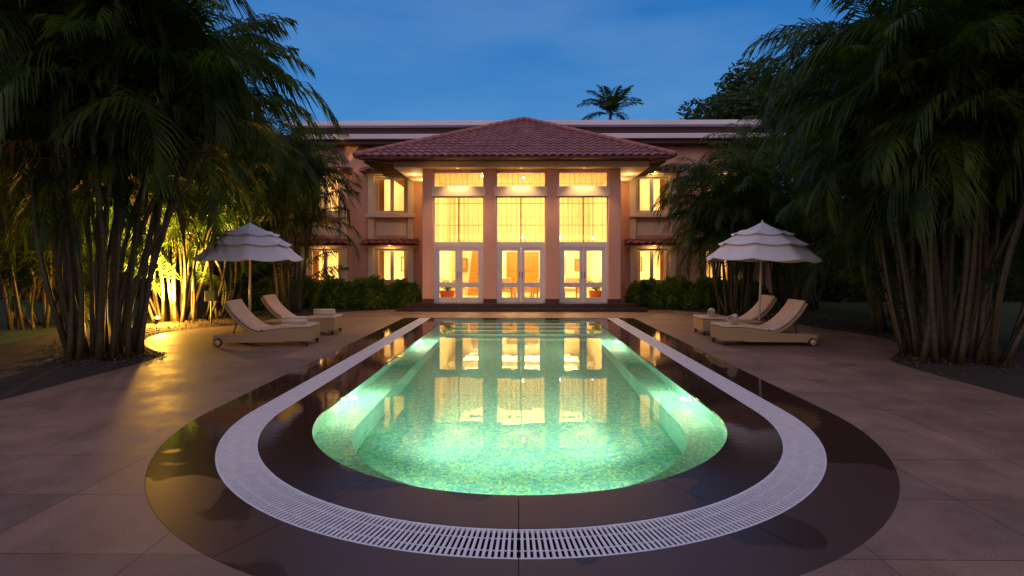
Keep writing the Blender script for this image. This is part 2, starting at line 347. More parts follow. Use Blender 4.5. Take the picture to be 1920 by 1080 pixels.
# ------------------------------------------------------------------ object helpers
def tag(o, label=None, cat=None, group=None, kind=None):
    if label: o['label'] = label
    if cat: o['category'] = cat
    if group: o['group'] = group
    if kind: o['kind'] = kind
    return o
def thing(name, label, cat, loc=(0, 0, 0), rz=0, group=None):
    o = bpy.data.objects.new(name, None); col.objects.link(o); o.location = loc; o.rotation_euler = (0, 0, rz)
    o.empty_display_size = .1
    return tag(o, label, cat, group)
def copy_tree(o, parent=None):
    c = o.copy(); col.objects.link(c); c.parent = parent
    for ch in list(o.children): copy_tree(ch, c)
    return c
class MB:
    def __init__(s): s.v = []; s.f = []; s.uv = None
    def add(s, vs, fs):
        n = len(s.v); s.v += [tuple(p) for p in vs]; s.f += [tuple(i + n for i in f) for f in fs]; return s
    def box(s, x0, x1, y0, y1, z0, z1):
        return s.add([(x0, y0, z0), (x1, y0, z0), (x1, y1, z0), (x0, y1, z0), (x0, y0, z1), (x1, y0, z1), (x1, y1, z1), (x0, y1, z1)],
                     [(0, 3, 2, 1), (4, 5, 6, 7), (0, 1, 5, 4), (1, 2, 6, 5), (2, 3, 7, 6), (3, 0, 4, 7)])
    def prism(s, prof, y0, y1):     # profile in x,z extruded along y
        n = len(prof)
        return s.add([(x, y0, z) for x, z in prof] + [(x, y1, z) for x, z in prof],
                     [tuple(range(n)), tuple(range(2 * n - 1, n - 1, -1))] + [(i, i + n, (i + 1) % n + n, (i + 1) % n) for i in range(n)])
    def bar(s, a, b, w, h=None):
        h = h or w; a = Vector(a); b = Vector(b); d = (b - a).normalized()
        u = d.cross(Vector((0, 0, 1)));
        if u.length < 1e-4: u = Vector((1, 0, 0))
        u.normalize(); q = u.cross(d)
        vs = [p + u * sx * w / 2 + q * sy * h / 2 for p in (a, b) for sx, sy in ((-1, -1), (1, -1), (1, 1), (-1, 1))]
        return s.add(vs, [(0, 1, 2, 3), (7, 6, 5, 4), (0, 4, 5, 1), (1, 5, 6, 2), (2, 6, 7, 3), (3, 7, 4, 0)])
    def tube(s, pts, rad, n=10, cap=True):
        pts = [Vector(p) for p in pts]; k = len(pts)
        rad = rad if isinstance(rad, (list, tuple)) else [rad] * k
        base = len(s.v); up = Vector((.13, .9, .2)).normalized()
        for i, p in enumerate(pts):
            d = (pts[min(i + 1, k - 1)] - pts[max(i - 1, 0)]).normalized()
            u = d.cross(up)
            if u.length < .1: u = d.cross(Vector((1, 0, 0)))
            u.normalize(); q = d.cross(u)
            for j in range(n):
                a = 2 * PI * j / n
                s.v.append(tuple(p + (u * math.cos(a) + q * math.sin(a)) * rad[i]))
        for i in range(k - 1):
            for j in range(n):
                s.f.append((base + i * n + j, base + i * n + (j + 1) % n, base + (i + 1) * n + (j + 1) % n, base + (i + 1) * n + j))
        if cap:
            s.f.append(tuple(base + j for j in range(n - 1, -1, -1))); s.f.append(tuple(base + (k - 1) * n + j for j in range(n)))
        return s
    def lathe(s, prof, n=20, c=(0, 0, 0), axis='z'):
        base = len(s.v)
        for r, z in prof:
            for j in range(n):
                a = 2 * PI * j / n
                if axis == 'z': s.v.append((c[0] + r * math.cos(a), c[1] + r * math.sin(a), c[2] + z))
                else: s.v.append((c[0] + r * math.cos(a), c[1] + z, c[2] + r * math.sin(a)))
        for i in range(len(prof) - 1):
            for j in range(n):
                s.f.append((base + i * n + j, base + i * n + (j + 1) % n, base + (i + 1) * n + (j + 1) % n, base + (i + 1) * n + j))
        return s
    def build(s, name, mat, parent=None, smooth=False, bevel=0, uv=None):
        me = bpy.data.meshes.new(name); me.from_pydata(s.v, [], s.f); me.update()
        if mat: me.materials.append(mat)
        if smooth:
            me.polygons.foreach_set('use_smooth', [True] * len(me.polygons))
        if uv is not None:
            l = me.uv_layers.new(name='UVMap'); idx = np.empty(len(me.loops), dtype=np.int32); me.loops.foreach_get('vertex_index', idx)
            l.data.foreach_set('uv', np.asarray(uv, dtype=np.float32)[idx].ravel())
        o = bpy.data.objects.new(name, me); col.objects.link(o)
        if parent: o.parent = parent
        if bevel:
            b = o.modifiers.new('bevel', 'BEVEL'); b.width = bevel; b.segments = 2; b.limit_method = 'ANGLE'; b.angle_limit = R(40)
        return o
def np_mesh(name, V, T, mat, parent=None, smooth=False):
    """V (n,3), T (m,k) with k = 3 or 4"""
    me = bpy.data.meshes.new(name); k = T.shape[1]
    me.vertices.add(len(V)); me.vertices.foreach_set('co', np.ascontiguousarray(V, dtype=np.float32).ravel())
    me.loops.add(T.size); me.loops.foreach_set('vertex_index', np.ascontiguousarray(T, dtype=np.int32).ravel())
    me.polygons.add(len(T)); me.polygons.foreach_set('loop_start', np.arange(0, T.size, k, dtype=np.int32))
    me.update(calc_edges=True); me.validate()
    me.materials.append(mat)
    o = bpy.data.objects.new(name, me); col.objects.link(o)
    if parent: o.parent = parent
    return o
def catmull(P, n=8):
    out = []; P = [Vector(p) for p in P]
    for i in range(len(P) - 1):
        a = P[max(i - 1, 0)]; b = P[i]; c = P[i + 1]; d = P[min(i + 2, len(P) - 1)]
        for k in range(n):
            t = k / n
            out.append(.5 * ((2 * b) + (-a + c) * t + (2 * a - 5 * b + 4 * c - d) * t * t + (-a + 3 * b - 3 * c + d) * t ** 3))
    out.append(P[-1]); return out

# ------------------------------------------------------------------ pool, coping, grating
YC, YE, YP = 6.25, 16.7, 16.1       # centre of the round end, far end of the stone band, far end of the water
RP, RG0, RG1, RD = 2.30, 2.80, 3.15, 3.65
L = YE - YC
def spt(u, r, ye=YE):               # u: metres down the left side, radians round the end, metres up the right side
    if u < L: return (-r, ye - (ye - YC) * u / L)
    if u <= L + PI:
        a = PI + (u - L); return (r * math.cos(a), YC + r * math.sin(a))
    return (r, YC + (ye - YC) * (u - L - PI) / L)
def stations(u0, u1, da=R(3), ds=.5):
    us = [u0]; u = u0
    marks = [m for m in (L, L + PI) if u0 < m < u1]
    for m in marks + [u1]:
        arc = (us[-1] >= L - 1e-6) and (m <= L + PI + 1e-6)
        n = max(1, int(math.ceil((m - us[-1]) / (da if arc else ds)))); a = us[-1]
        us += [a + (m - a) * (k + 1) / n for k in range(n)]
    return us
def strip(mb, u0, u1, r0, r1, z0, z1, **k):
    us = stations(u0, u1, **k); b = len(mb.v)
    for u in us:
        for r, z in ((r0, z1), (r1, z1), (r1, z0), (r0, z0)):
            p = spt(u, r); mb.v.append((p[0], p[1], z))
    for i in range(len(us) - 1):
        for j in range(4):
            mb.f.append((b + i * 4 + j, b + i * 4 + (j + 1) % 4, b + (i + 1) * 4 + (j + 1) % 4, b + (i + 1) * 4 + j))
    mb.f.append((b, b + 3, b + 2, b + 1)); e_ = b + (len(us) - 1) * 4; mb.f.append((e_, e_ + 1, e_ + 2, e_ + 3))
UEND = 2 * L + PI
seams = [L * k / 8 for k in range(8)] + [L + R(30) * k for k in range(6)] + [L + PI + L * k / 8 for k in range(9)]
def slabs(r0, r1, off=0):
    mb = MB(); g = .003
    ss = seams
    for a, b in zip(ss[:-1], ss[1:]):
        arc = L - 1e-6 <= a and b <= L + PI + 1e-6
        gg = g / r1 if arc else g
        strip(mb, a + gg, b - gg, r0, r1, -.04, 0.0)
    return mb
seams2 = seams
o = slabs(RP, RG0 - .004).build('pool_coping', M['granite']); tag(o, kind='structure')
o = slabs(RG1 + .004, RD).build('stone_band', M['granite']); tag(o, kind='structure')
mb = MB()
for k in range(4):
    w = (2 * RP) / 4; mb.box(-RP + w * k + .003, -RP + w * (k + 1) - .003, YP, YE, -.04, 0.0)
tag(mb.build('far_coping', M['granite']), kind='structure')
for a_, b_ in ((RP + .002, RG0 - .004), (RG1 + .004, RD)):
    mb = MB(); strip(mb, 0, UEND, a_, b_, -.16, -.045); tag(mb.build('stone_bedding', M['channel']), kind='structure')
# trough under the grating lies between the two rings: lower the bedding there with its own dark sheet
mb = MB(); strip(mb, 0, UEND, RG0 - .003, RG1 + .003, -.165, -.150)
tag(mb.build('drain_channel', M['channel']), kind='structure')

def grating(u0, u1, label):
    t = thing('drain_grating', label, 'drain grating', group='white drain gratings round the pool')
    fr = MB()
    e0 = .002 if u0 < L or u0 >= L + PI - 1e-6 else .0012
    a, b = u0 + e0, u1 - e0
    strip(fr, a, b, RG0, RG0 + .016, -.022, -.002); strip(fr, a, b, RG1 - .016, RG1, -.022, -.002)
    strip(fr, a, b, RG0 + .100, RG0 + .110, -.014, -.0095); strip(fr, a, b, RG0 + .240, RG0 + .250, -.014, -.0095)
    fr.build('frame', M['grate'], t)
    bars = MB(); arc = L - 1e-6 <= u0 and u1 <= L + PI + 1e-6
    pitch = .038 / 3.1 if arc else .038
    n = int(round((b - a) / pitch)); st = (b - a) / n
    for i in range(n):
        u = a + st * (i + .5); hw = st * .255
        p = [spt(u - hw, RG0 + .016), spt(u + hw, RG0 + .016), spt(u + hw, RG1 - .016), spt(u - hw, RG1 - .016)]
        bars.add([(q[0], q[1], z) for z in (-.009, -.003) for q in p], [(0, 3, 2, 1), (4, 5, 6, 7), (0, 1, 5, 4), (1, 2, 6, 5), (2, 3, 7, 6), (3, 0, 4, 7)])
    bars.build('bars', M['grate'], t)
g3 = L / 3
for k, w in enumerate(('nearest the house', 'middle of its run', 'next to the curve')):
    grating(g3 * k, g3 * (k + 1), 'straight white drain grating left of the pool, ' + w)
grating(L, L + PI / 2, 'curved white drain grating round the near left quarter of the pool')
grating(L + PI / 2, L + PI, 'curved white drain grating round the near right quarter of the pool')
for k, w in enumerate(('next to the curve', 'middle of its run', 'nearest the house')):
    grating(L + PI + g3 * k, L + PI + g3 * (k + 1), 'straight white drain grating right of the pool, ' + w)

# basin
RB = 1.90; ZB, ZF = -.50, -1.30
def basin():
    mb = MB(); uv = []
    us = stations(0, UEND, da=R(2), ds=.25)
    def P(u, r):
        x, y = spt(u, r, YP); return x, y
    def al(u):
        if u < L: return u
        if u < L + PI: return L + (u - L) * 2.1
        return L + PI * 2.1 + (u - L - PI)
    def ring(r0, z0, r1, z1, kind):
        b = len(mb.v)
        for u in us:
            for r, z in ((r0, z0), (r1, z1)):
                x, y = P(u, r); mb.v.append((x, y, z)); uv.append((al(u), z) if kind == 'w' else (x, y))
        for i in range(len(us) - 1):
            mb.f.append((b + 2 * i, b + 2 * i + 1, b + 2 * i + 3, b + 2 * i + 2))
    ring(RP, -.002, RP, ZB, 'w'); ring(RP, ZB, RB, ZB, 'f'); ring(RB, ZB, RB, ZF, 'w')
    # floor strips between left and right side
    b = len(mb.v); half = len(us) // 2
    for i in range(half + 1):
        for u in (us[i], us[-1 - i]):
            x, y = P(u, RB); mb.v.append((x, y, ZF)); uv.append((x, y))
    for i in range(half):
        mb.f.append((b + 2 * i, b + 2 * i + 1, b + 2 * i + 3, b + 2 * i + 2))
    # end wall
    b = len(mb.v)
    for x, z in ((-RP, 0), (RP, 0), (RP, ZF), (-RP, ZF)): mb.v.append((x, YP, z - .002)); uv.append((x, z))
    mb.f.append((b, b + 1, b + 2, b + 3))
    # steps across the far end
    for k in range(5):
        y0 = YP - .55 * (k + 1); z = -.20 - .22 * k
        for q in ([(-RB, y0, z), (RB, y0, z), (RB, y0 + .55, z), (-RB, y0 + .55, z)], [(-RB, y0, z - .22), (RB, y0, z - .22), (RB, y0, z), (-RB, y0, z)]):
            b = len(mb.v); mb.v += q
            uv.extend([(p[0], p[1] + p[2]) for p in q]); mb.f.append((b, b + 1, b + 2, b + 3))
    return mb.build('pool_basin', M['mosaic'], uv=uv)
tag(basin(), kind='structure')
mb = MB(); us = stations(0, UEND, da=R(2), ds=.5)
mb.v = [(*spt(u, RP + .001, YP), -.012) for u in us]; mb.f = [tuple(range(len(us)))]
tag(mb.build('pool_water', M['water']), kind='structure')

def pool_light(x, y, z, nx, ny, power, label):
    t = thing('pool_light', label, 'pool light', (x, y, z), math.atan2(ny, nx) - PI / 2, group='lamps set in the pool wall')
    MB().lathe([(.001, .018), (.062, .018), (.070, .012), (.070, 0), (.001, 0)], 20, axis='y').build('housing', M['white'], t, True)
    MB().lathe([(.001, .026), (.045, .024), (.055, .0185)], 20, axis='y').build('lens', M['lens'], t, True)
    point('pool_lamp_glow', (0, .09, 0), power, (1.0, .86, .52), .04, t)
PLW = 110
pool_light(-RP + .002, 7.0, -.20, 1, 0, PLW, 'round underwater lamp at the near left edge of the pool')
pool_light(RP - .002, 7.0, -.20, -1, 0, PLW, 'round underwater lamp at the near right edge of the pool')
pool_light(-RP + .002, 11.9, -.20, 1, 0, PLW, 'round underwater lamp at the far left edge of the pool')
pool_light(RP - .002, 11.9, -.20, -1, 0, PLW, 'round underwater lamp at the far right edge of the pool')
for x, w in ((-1.1, 'left'), (1.1, 'right'), (-.4, 'middle left'), (.4, 'middle right')):  # unseen near-wall lamps and loose beams, added to brighten the pool floor
    y = YC - math.sqrt(RB * RB - x * x)
    spot('added_floor_beam', (x * .9, y + .12, -.42), (x * .9, 12.5, -.9), 200, (1.0, .93, .66), 80)
    pool_light(x * .99, y + .02, -.75, -x / RB, math.sqrt(1 - (x / RB) ** 2), 20, 'unseen deep lamp added underwater in the %s part of the curved near wall' % w)
# ------------------------------------------------------------------ paving, lawn, beds
left = catmull([(-6.5, -3, 0), (-6.55, 3, 0), (-6.6, 7, 0), (-6.65, 9.6, 0), (-7.1, 10.2, 0), (-8.1, 11.2, 0), (-8.8, 12.5, 0), (-8.7, 13.6, 0), (-8.0, 14.7, 0), (-7.1, 16.4, 0), (-6.6, 18.3, 0), (-5.4, 19.4, 0), (-4.9, 21.0, 0)], 6)
right = catmull([(6.45, -3, 0), (6.5, 3, 0), (6.5, 7, 0), (6.6, 9.2, 0), (7.1, 10.0, 0), (8.0, 11.0, 0), (8.5, 12.4, 0), (8.2, 13.8, 0), (7.8, 15.5, 0), (7.2, 17.4, 0), (6.6, 18.6, 0), (5.6, 19.5, 0), (5.1, 21.0, 0)], 6)
outline = [(p.x, p.y) for p in left] + [(p.x, p.y) for p in reversed(right)]
hole = [spt(u, RD + .003) for u in stations(0, UEND)]
def fill(polys, z, name, mat, skirt=0):
    pv = [[Vector((x, y, 0)) for x, y in P] for P in polys]
    tris = geometry.tessellate_polygon(pv)
    V = [(x, y, z) for P in polys for x, y in P]
    mb = MB(); mb.v = V
    for t in tris:
        a, b, c = (Vector(V[i]) for i in t)
        mb.f.append(t if (b - a).cross(c - a).z > 0 else t[::-1])
    if skirt:
        k = 0
        for P in polys:
            n = len(P); b = len(mb.v); mb.v += [(x, y, z - skirt) for x, y in P]
            mb.f += [(k + i, k + (i + 1) % n, b + (i + 1) % n, b + i) for i in range(n)]; k += n
    return mb.build(name, mat)
tag(fill([outline, hole], 0.0, 'pool_deck', M['deck'], .1), kind='structure')
gp = [(240 * math.cos(2 * PI * k / 48), 60 + 240 * math.sin(2 * PI * k / 48)) for k in range(48)]
inner = [(x * .985, (y - 8) * .985 + 8) for x, y in outline]
tag(fill([gp, inner], -.035, 'lawn', M['lawn']), kind='structure')
def bed(name, path, w, seed):
    """soil bed along a stretch of the deck edge; w is how far it reaches outward, z mounded"""
    r = np.random.default_rng(seed); mb = MB(); n = len(path); K = 9
    for i, p in enumerate(path):
        d = (path[min(i + 1, n - 1)] - path[max(i - 1, 0)]).normalized(); nn = Vector((-d.y, d.x, 0)) * (1 if p.x < 0 else -1)
        ww = w * (.45 + .55 * math.sin(PI * i / (n - 1)) ** .5)
        for k in range(K):
            t = k / (K - 1); q = p + nn * (.012 + ww * t)
            z = -.03 + .075 * math.sin(PI * min(1, t * 1.02)) ** .6 + r.normal() * .012
            if k in (0,): z = -.012
            if k == K - 1: z = -.06
            mb.v.append((q.x, q.y, z))
    for i in range(n - 1):
        for k in range(K - 1):
            a = i * K + k; mb.f.append((a, a + 1, a + K + 1, a + K))
    return tag(mb.build(name, M['soil'], smooth=True), kind='structure')
bed('planting_bed', left[8:66], 2.9, 1)
bed('planting_bed', right[8:66], 2.9, 2)
def litter(name, path, w, count, seed, label):
    r = np.random.default_rng(seed); n = len(path)
    V = []; T = []
    for k in range(count):
        i = r.integers(1, n - 1); p = path[i]; d = (path[i + 1] - path[i - 1]).normalized(); nn = Vector((-d.y, d.x, 0)) * (1 if p.x < 0 else -1)
        t = r.random() ** 1.3 * w + .01; c = p + nn * t + d * r.normal() * .15; a = r.random() * 2 * PI; s = .015 + r.random() * .03
        z = .012 + .05 * math.sin(PI * min(1, t / 2.9)) ** .6
        u = Vector((math.cos(a), math.sin(a), r.normal() * .35)) * s; v = Vector((-math.sin(a), math.cos(a), r.normal() * .35)) * s * .35
        b = len(V); V += [c - u, c + v, c + u, c - v]
        for q in range(b, b + 4): V[q] = (V[q].x, V[q].y, z + V[q].z + r.random() * .015)
        T.append((b, b + 1, b + 2, b + 3))
    tag(np_mesh(name, np.array(V), np.array(T), M['litter']), label, 'leaf litter', kind='stuff')
litter('leaf_litter', left[14:60], 1.6, 2600, 3, 'dry fallen leaves on the bed along the left edge of the paving')
litter('leaf_litter', right[14:60], 1.6, 1800, 4, 'dry fallen leaves on the bed along the right edge of the paving')

# ------------------------------------------------------------------ villa
BX = .12
villa = thing('villa', 'pink two storey villa with a red tiled hip roof behind the pool', 'building', (BX, 0, 0))
def P(x, d): return (x - 972.5) * d / F - BX            # pixel column of the photograph at depth d, in the villa's own x
YF, YW = 19.4, 22.7
def wall_holes(mb, x0, x1, z0, z1, y0, y1, holes, back=True):
    xs = sorted({x0, x1, *[h[0] for h in holes], *[h[1] for h in holes]}); zs = sorted({z0, z1, *[h[2] for h in holes], *[h[3] for h in holes]})
    for a, b in zip(xs[:-1], xs[1:]):
        for c, d in zip(zs[:-1], zs[1:]):
            mx_, mz_ = (a + b) / 2, (c + d) / 2
            if any(h[0] < mx_ < h[1] and h[2] < mz_ < h[3] for h in holes): continue
            mb.add([(a, y0, c), (b, y0, c), (b, y0, d), (a, y0, d)], [(0, 1, 2, 3)])
            if back: mb.add([(a, y1, c), (b, y1, c), (b, y1, d), (a, y1, d)], [(3, 2, 1, 0)])
    for h in holes + [(x0, x1, z0, z1)]:
        a, b, c, d = h
        mb.add([(a, y0, c), (b, y0, c), (b, y0, d), (a, y0, d), (a, y1, c), (b, y1, c), (b, y1, d), (a, y1, d)],
               [(0, 4, 5, 1), (1, 5, 6, 2), (2, 6, 7, 3), (3, 7, 4, 0)])
# wing window openings: centre x, half width
WX = [-5.64, 5.64, -8.55, 8.55]; HW = .66
ZU0, ZU1, ZL0, ZL1 = 3.95, 5.46, .95, 2.34
holes = []
for x in WX: holes += [(x - HW, x + HW, ZU0, ZU1), (x - HW, x + HW, ZL0, ZL1)]
WE = 10.8
BW = 3.67                                            # half width of the projecting bay
for s in (-1, 1):
    mb = MB()
    hs = [h for h in holes if (h[0] > 0) == (s > 0)]
    wall_holes(mb, min(s * BW, s * WE), max(s * BW, s * WE), 0, 7.15, YW, YW + .25, hs)
    mb.build('wall', M['pink'], villa)
    MB().box(min(s * WE, s * (WE - .25)), max(s * WE, s * (WE - .25)), YW + .25, 33, 0, 7.15).build('wall', M['pink'], villa)
MB().box(-WE, WE, 33, 33.2, 0, 7.15).build('wall', M['pink'], villa)
# flat roof slabs, fascias
mb = MB(); mb.box(-WE - .6, WE + .6, 21.95, 33.5, 6.96, 7.17); mb.build('roof_slab', M['fascia'], villa, bevel=.02)
mb = MB(); mb.box(-WE - .45, WE + .45, 22.15, 33.4, 6.80, 6.957); mb.build('cornice', M['brown'], villa)
mb = MB(); mb.box(-WE + .1, WE - .1, 24.5, 33.2, 7.17, 8.09); mb.build('parapet', M['brown'], villa)
mb = MB(); mb.box(-WE - .2, WE + .2, 24.1, 33.6, 8.09, 8.31); mb.build('roof_slab', M['fascia'], villa, bevel=.02)
# projecting bay: pillars
zc = 5.23
pil = [(-3.57, -3.17), (-1.30, -.83), (1.0, 1.49), (3.31, 3.77)]
pil = [(a - BX, b - BX) for a, b in pil]
for a, b in pil:
    q = MB().box(a, b, YF, YF + .45, .27, zc - .002).build('pillar', M['pink'], villa, bevel=.015)
    MB().box(a - .012, b + .012, YF - .012, YF + .3, .27, .42).build('plinth', M['brown'], q)
for s, (a, b) in ((-1, pil[0]), (1, pil[3])):
    x0, x1 = (a + .01, a + .2) if s < 0 else (b - .2, b - .01)
    MB().box(x0, x1, YF + .45, YW + .3, 0, zc).build('wall', M['pink'], villa)
# canopy slab over the bay and eaves
CX0, CX1, CY = -4.68, 4.62, 19.05
mb = MB(); mb.box(CX0, CX1, CY, YW + .02, zc, 5.455); mb.build('canopy_slab', M['cream'], villa, bevel=.012)
EX, EY0, ZE = 5.85, 18.28, 5.50
mb = MB(); mb.box(-EX + .08, 5.30 - .08, EY0 + .08, YW - .02, ZE - .04, ZE - .015); mb.build('eaves_board', M['brown'], villa)
for s in (-1, 1):
    for k in range(10):
        y = EY0 + .9 + k * .33; MB().box(*((-EX + .06, -4.6) if s < 0 else (4.55, 5.24)), y - .03, y + .03, ZE - .10, ZE - .042).build('rafter', M['rafter'], villa)
    MB().bar((-EX + .1 if s < 0 else 5.2, EY0 + .1, ZE - .077), (s * 4.6, EY0 + .9, ZE - .077), .07, .07).build('rafter', M['rafter'], villa)
# tiled roof
def tile_face(mb, org, ax, up, w0, w1, length, rows, seg=.30, amp=.035, samp=8, ctr=0):
    """org: middle of the eave; ax: unit vector along it; up: unit vector up the slope; half widths w0 -> w1"""
    org = Vector(org); ax = Vector(ax); up = Vector(up); nn = ax.cross(up).normalized()
    if nn.z < 0: nn = -nn
    dl = length / rows
    for i in range(rows):
        s0, s1 = i * dl, (i + 1) * dl + dl * .06
        h0 = w0 + (w1 - w0) * (s0 / length); h1 = w0 + (w1 - w0) * min(1, s1 / length)
        m = max(2, int(2 * w0 / seg * samp)); b = len(mb.v); row = []
        for j in range(m + 1):
            x = -w0 + 2 * w0 * j / m
            for s_, h, lift in ((s0, h0, .045), (s1, h1, .0)):
                xx = max(-h, min(h, x)); ph = 2 * PI * (xx + ctr) / seg
                wv = amp * (abs(math.sin(ph / 2)) * 2 - 1)
                sag = .045 * math.sin(ph / 2 * 2) if lift else .045 * math.sin(ph)
                mb.v.append(tuple(org + ax * xx + up * (s_ - sag * .5) + nn * (wv + lift)))
            p = mb.v[-2]; mb.v.append(tuple(Vector(p) - nn * .045))
        for j in range(m):
            a = b + j * 3; mb.f.append((a, a + 3, a + 4, a + 1)); mb.f.append((a + 2, a + 5, a + 3, a))
RIDGE_Y, RIDGE_Z = 23.75, 8.22
mb = MB()
up = Vector((0, RIDGE_Y - EY0, RIDGE_Z - ZE)); Ls = up.length
EXL, EXR, AX = 5.85, 5.30, .13
up = Vector((AX - (EXR - EXL) / 2, RIDGE_Y - EY0, RIDGE_Z - ZE)); Ls = up.length
tile_face(mb, ((EXR - EXL) / 2, EY0, ZE), (1, 0, 0), up.normalized(), (EXL + EXR) / 2, .05, Ls, 15, amp=.027)
for s in (-1, 1):
    # side slopes run back to y = 27
    EXs = EXL if s < 0 else EXR
    ups = Vector((AX - s * EXs, 0, RIDGE_Z - ZE)); l2 = ups.length
    rows = 15; dl = l2 / rows
    # built as a parallelogram cut by the hip line at the front
    b0 = len(mb.v)
    for i in range(rows):
        y_lo = EY0 + (RIDGE_Y - EY0) * i / rows; y_hi = EY0 + (RIDGE_Y - EY0) * (i + 1) / rows
        mm = 120; b = len(mb.v); nn = Vector((s * (RIDGE_Z - ZE), 0, EXs)).normalized()
        for j in range(mm + 1):
            yy = EY0 + (27.5 - EY0) * j / mm
            for lo, lift, ylim in ((i, .045, y_lo), (i + 1, 0, y_hi)):
                y = max(yy, ylim); wv = .035 * (abs(math.sin(PI * y / .3)) * 2 - 1)
                p = Vector((s * EXs, y, ZE)) + ups * (lo / rows) + nn * (wv + lift); mb.v.append(tuple(p))
        for j in range(mm):
            a = b + 2 * j; mb.f.append((a, a + 2, a + 3, a + 1))
roof = mb.build('roof', M['roof'], villa)
cap = MB()
for s in (-1, 1):
    a = Vector((s * ((EXL if s < 0 else EXR) + .03), EY0 - .03, ZE + .03)); b = Vector((AX, RIDGE_Y, RIDGE_Z + .07)); n = 20
    for i in range(n):
        p0 = a.lerp(b, i / n); p1 = a.lerp(b, min(1, (i + 1.12) / n)); cap.tube([p0, p1], [.105, .085], 10)
for i in range(0): cap.tube([(0, RIDGE_Y + i * .38, RIDGE_Z + .07), (0, RIDGE_Y + (i + 1.1) * .38, RIDGE_Z + .07)], [.1, .09], 10)
cap.build('ridge_cap', M['roofcap'], roof, True)
MB().box(-EXL, EXR, EY0 + .02, EY0 + .06, ZE - .09, ZE - .01).build('gutter', M['brown'], roof, bevel=.01)

# bay windows, bands, doors
bays = [(pil[0][1], pil[1][0]), (pil[1][1], pil[2][0]), (pil[2][1], pil[3][0])]
YG = YF + .16                                      # glazing plane
def curtain(name, x0, x1, y, z0, z1, mat, parent, pleat=.17, amp=.045):
    m = int((x1 - x0) / pleat * 8); mb = MB(); ph = rnd.random() * 6
    for j in range(m + 1):
        x = x0 + (x1 - x0) * j / m; yy = y + amp * math.sin(2 * PI * x / pleat + ph + .8 * math.sin(x * 9))
        mb.v += [(x, yy, z0), (x, yy, z1)]
    mb.f = [(2 * j, 2 * j + 2, 2 * j + 3, 2 * j + 1) for j in range(m)]
    return mb.build(name, mat, parent, True)
drape = pm('ochre_drape', (.55, .34, .12), (.45, .27, .09), 3, .85, stretch=(8, 8, .4))
def frame_mb(x0, x1, y0, y1, z0, z1, w):
    mb = MB(); mb.box(x0, x0 + w, y0, y1, z0, z1); mb.box(x1 - w, x1, y0, y1, z0, z1)
    mb.box(x0 + w, x1 - w, y0, y1, z0, z0 + w); mb.box(x0 + w, x1 - w, y0, y1, z1 - w, z1); return mb
for bi, (a, b) in enumerate(bays):
    # clerestory
    w = frame_mb(a, b, YG, YG + .06, 4.58, 5.14, .03).build('window', M['white'], villa)
    MB().box(a + .03, b - .03, YG + .025, YG + .031, 4.61, 5.11).build('pane', M['glass'], w)
    g = MB(); g.box(a + .03, b - .03, YG + .04, YG + .052, 4.70, 4.712)
    for k in range(1, 9): x = a + (b - a) * k / 9; g.box(x - .004, x + .004, YG + .04, YG + .05, 4.62, 5.10)
    g.build('grille', M['rafter'], w)
    curtain('curtain', a - .05, b + .05, YG + .75, 4.4, 5.2, M['curtain'], w)
    MB().box(a - .06, b + .06, YF + .02 - .035, YG - .003 + .06, 4.225, 4.575).build('lintel', M['cream'], villa, bevel=.008)
    MB().box(a, b, YF + .12, YG + .06, 5.14, zc).build('header', M['pink'], villa)
    # tall window
    w = frame_mb(a, b, YG, YG + .06, 2.50, 4.22, .035).build('window', M['white'], villa)
    MB().box(a + .035, b - .035, YG + .025, YG + .031, 2.535, 4.185).build('pane', M['glass'], w)
    c = (a + b) / 2
    g = MB(); g.box(c - .022, c + .022, YG - .004, YG + .02, 2.535, 4.185)
    for z in (3.16, 3.97): g.box(a + .035, b - .035, YG + .001, YG + .018, z - .009, z + .009)
    g.build('mullion', M['rafter'], w)
    g = MB()
    for k in range(1, 10):
        x = a + (b - a) * k / 10
        if k != 5: g.box(x - .0045, x + .0045, YG + .04, YG + .05, 2.54, 4.18)
    g.build('grille', M['rafter'], w)
    curtain('curtain', a - .05, b + .05, YG + .75, 2.42, 4.35, M['curtain'], w)
    # double door
    d0, d1 = a + .05, b - .05
    fr = MB(); z0, z1 = .272, 2.498
    fr.box(a, d0 + .03, YG - .02, YG + .08, z0, z1); fr.box(d1 - .03, b, YG - .02, YG + .08, z0, z1); fr.box(d0 + .03, d1 - .03, YG - .02, YG + .08, 2.36, z1)
    df = fr.build('door_frame', M['white'], villa, bevel=.006)
    for q, (l0, l1) in enumerate(((d0 + .032, c - .003), (c + .003, d1 - .032))):
        st = .135
        mbd = MB(); y0, y1 = YG, YG + .05
        mbd.box(l0, l0 + st, y0, y1, z0, 2.357); mbd.box(l1 - st, l1, y0, y1, z0, 2.357)
        mbd.box(l0 + st, l1 - st, y0, y1, z0, z0 + .19); mbd.box(l0 + st, l1 - st, y0, y1, z0 + .58, z0 + .75); mbd.box(l0 + st, l1 - st, y0, y1, 2.20, 2.357)
        dr = mbd.build('door', M['white'], villa, bevel=.006)
        MB().box(l0 + st, l1 - st, YG + .022, YG + .028, z0 + .19, z0 + .58).build('pane', M['glass'], dr)
        MB().box(l0 + st, l1 - st, YG + .022, YG + .028, z0 + .75, 2.20).build('pane', M['glass'], dr)
        hx = (l1 - .045) if q == 0 else (l0 + .045)
        h = MB(); h.tube([(hx, YG - .05, 1.18), (hx, YG - .05, 1.42)], .010, 8); h.bar((hx, YG - .05, 1.2), (hx, YG, 1.2), .012); h.bar((hx, YG - .05, 1.4), (hx, YG, 1.4), .012)
        h.build('handle', M['darkmetal'], dr)
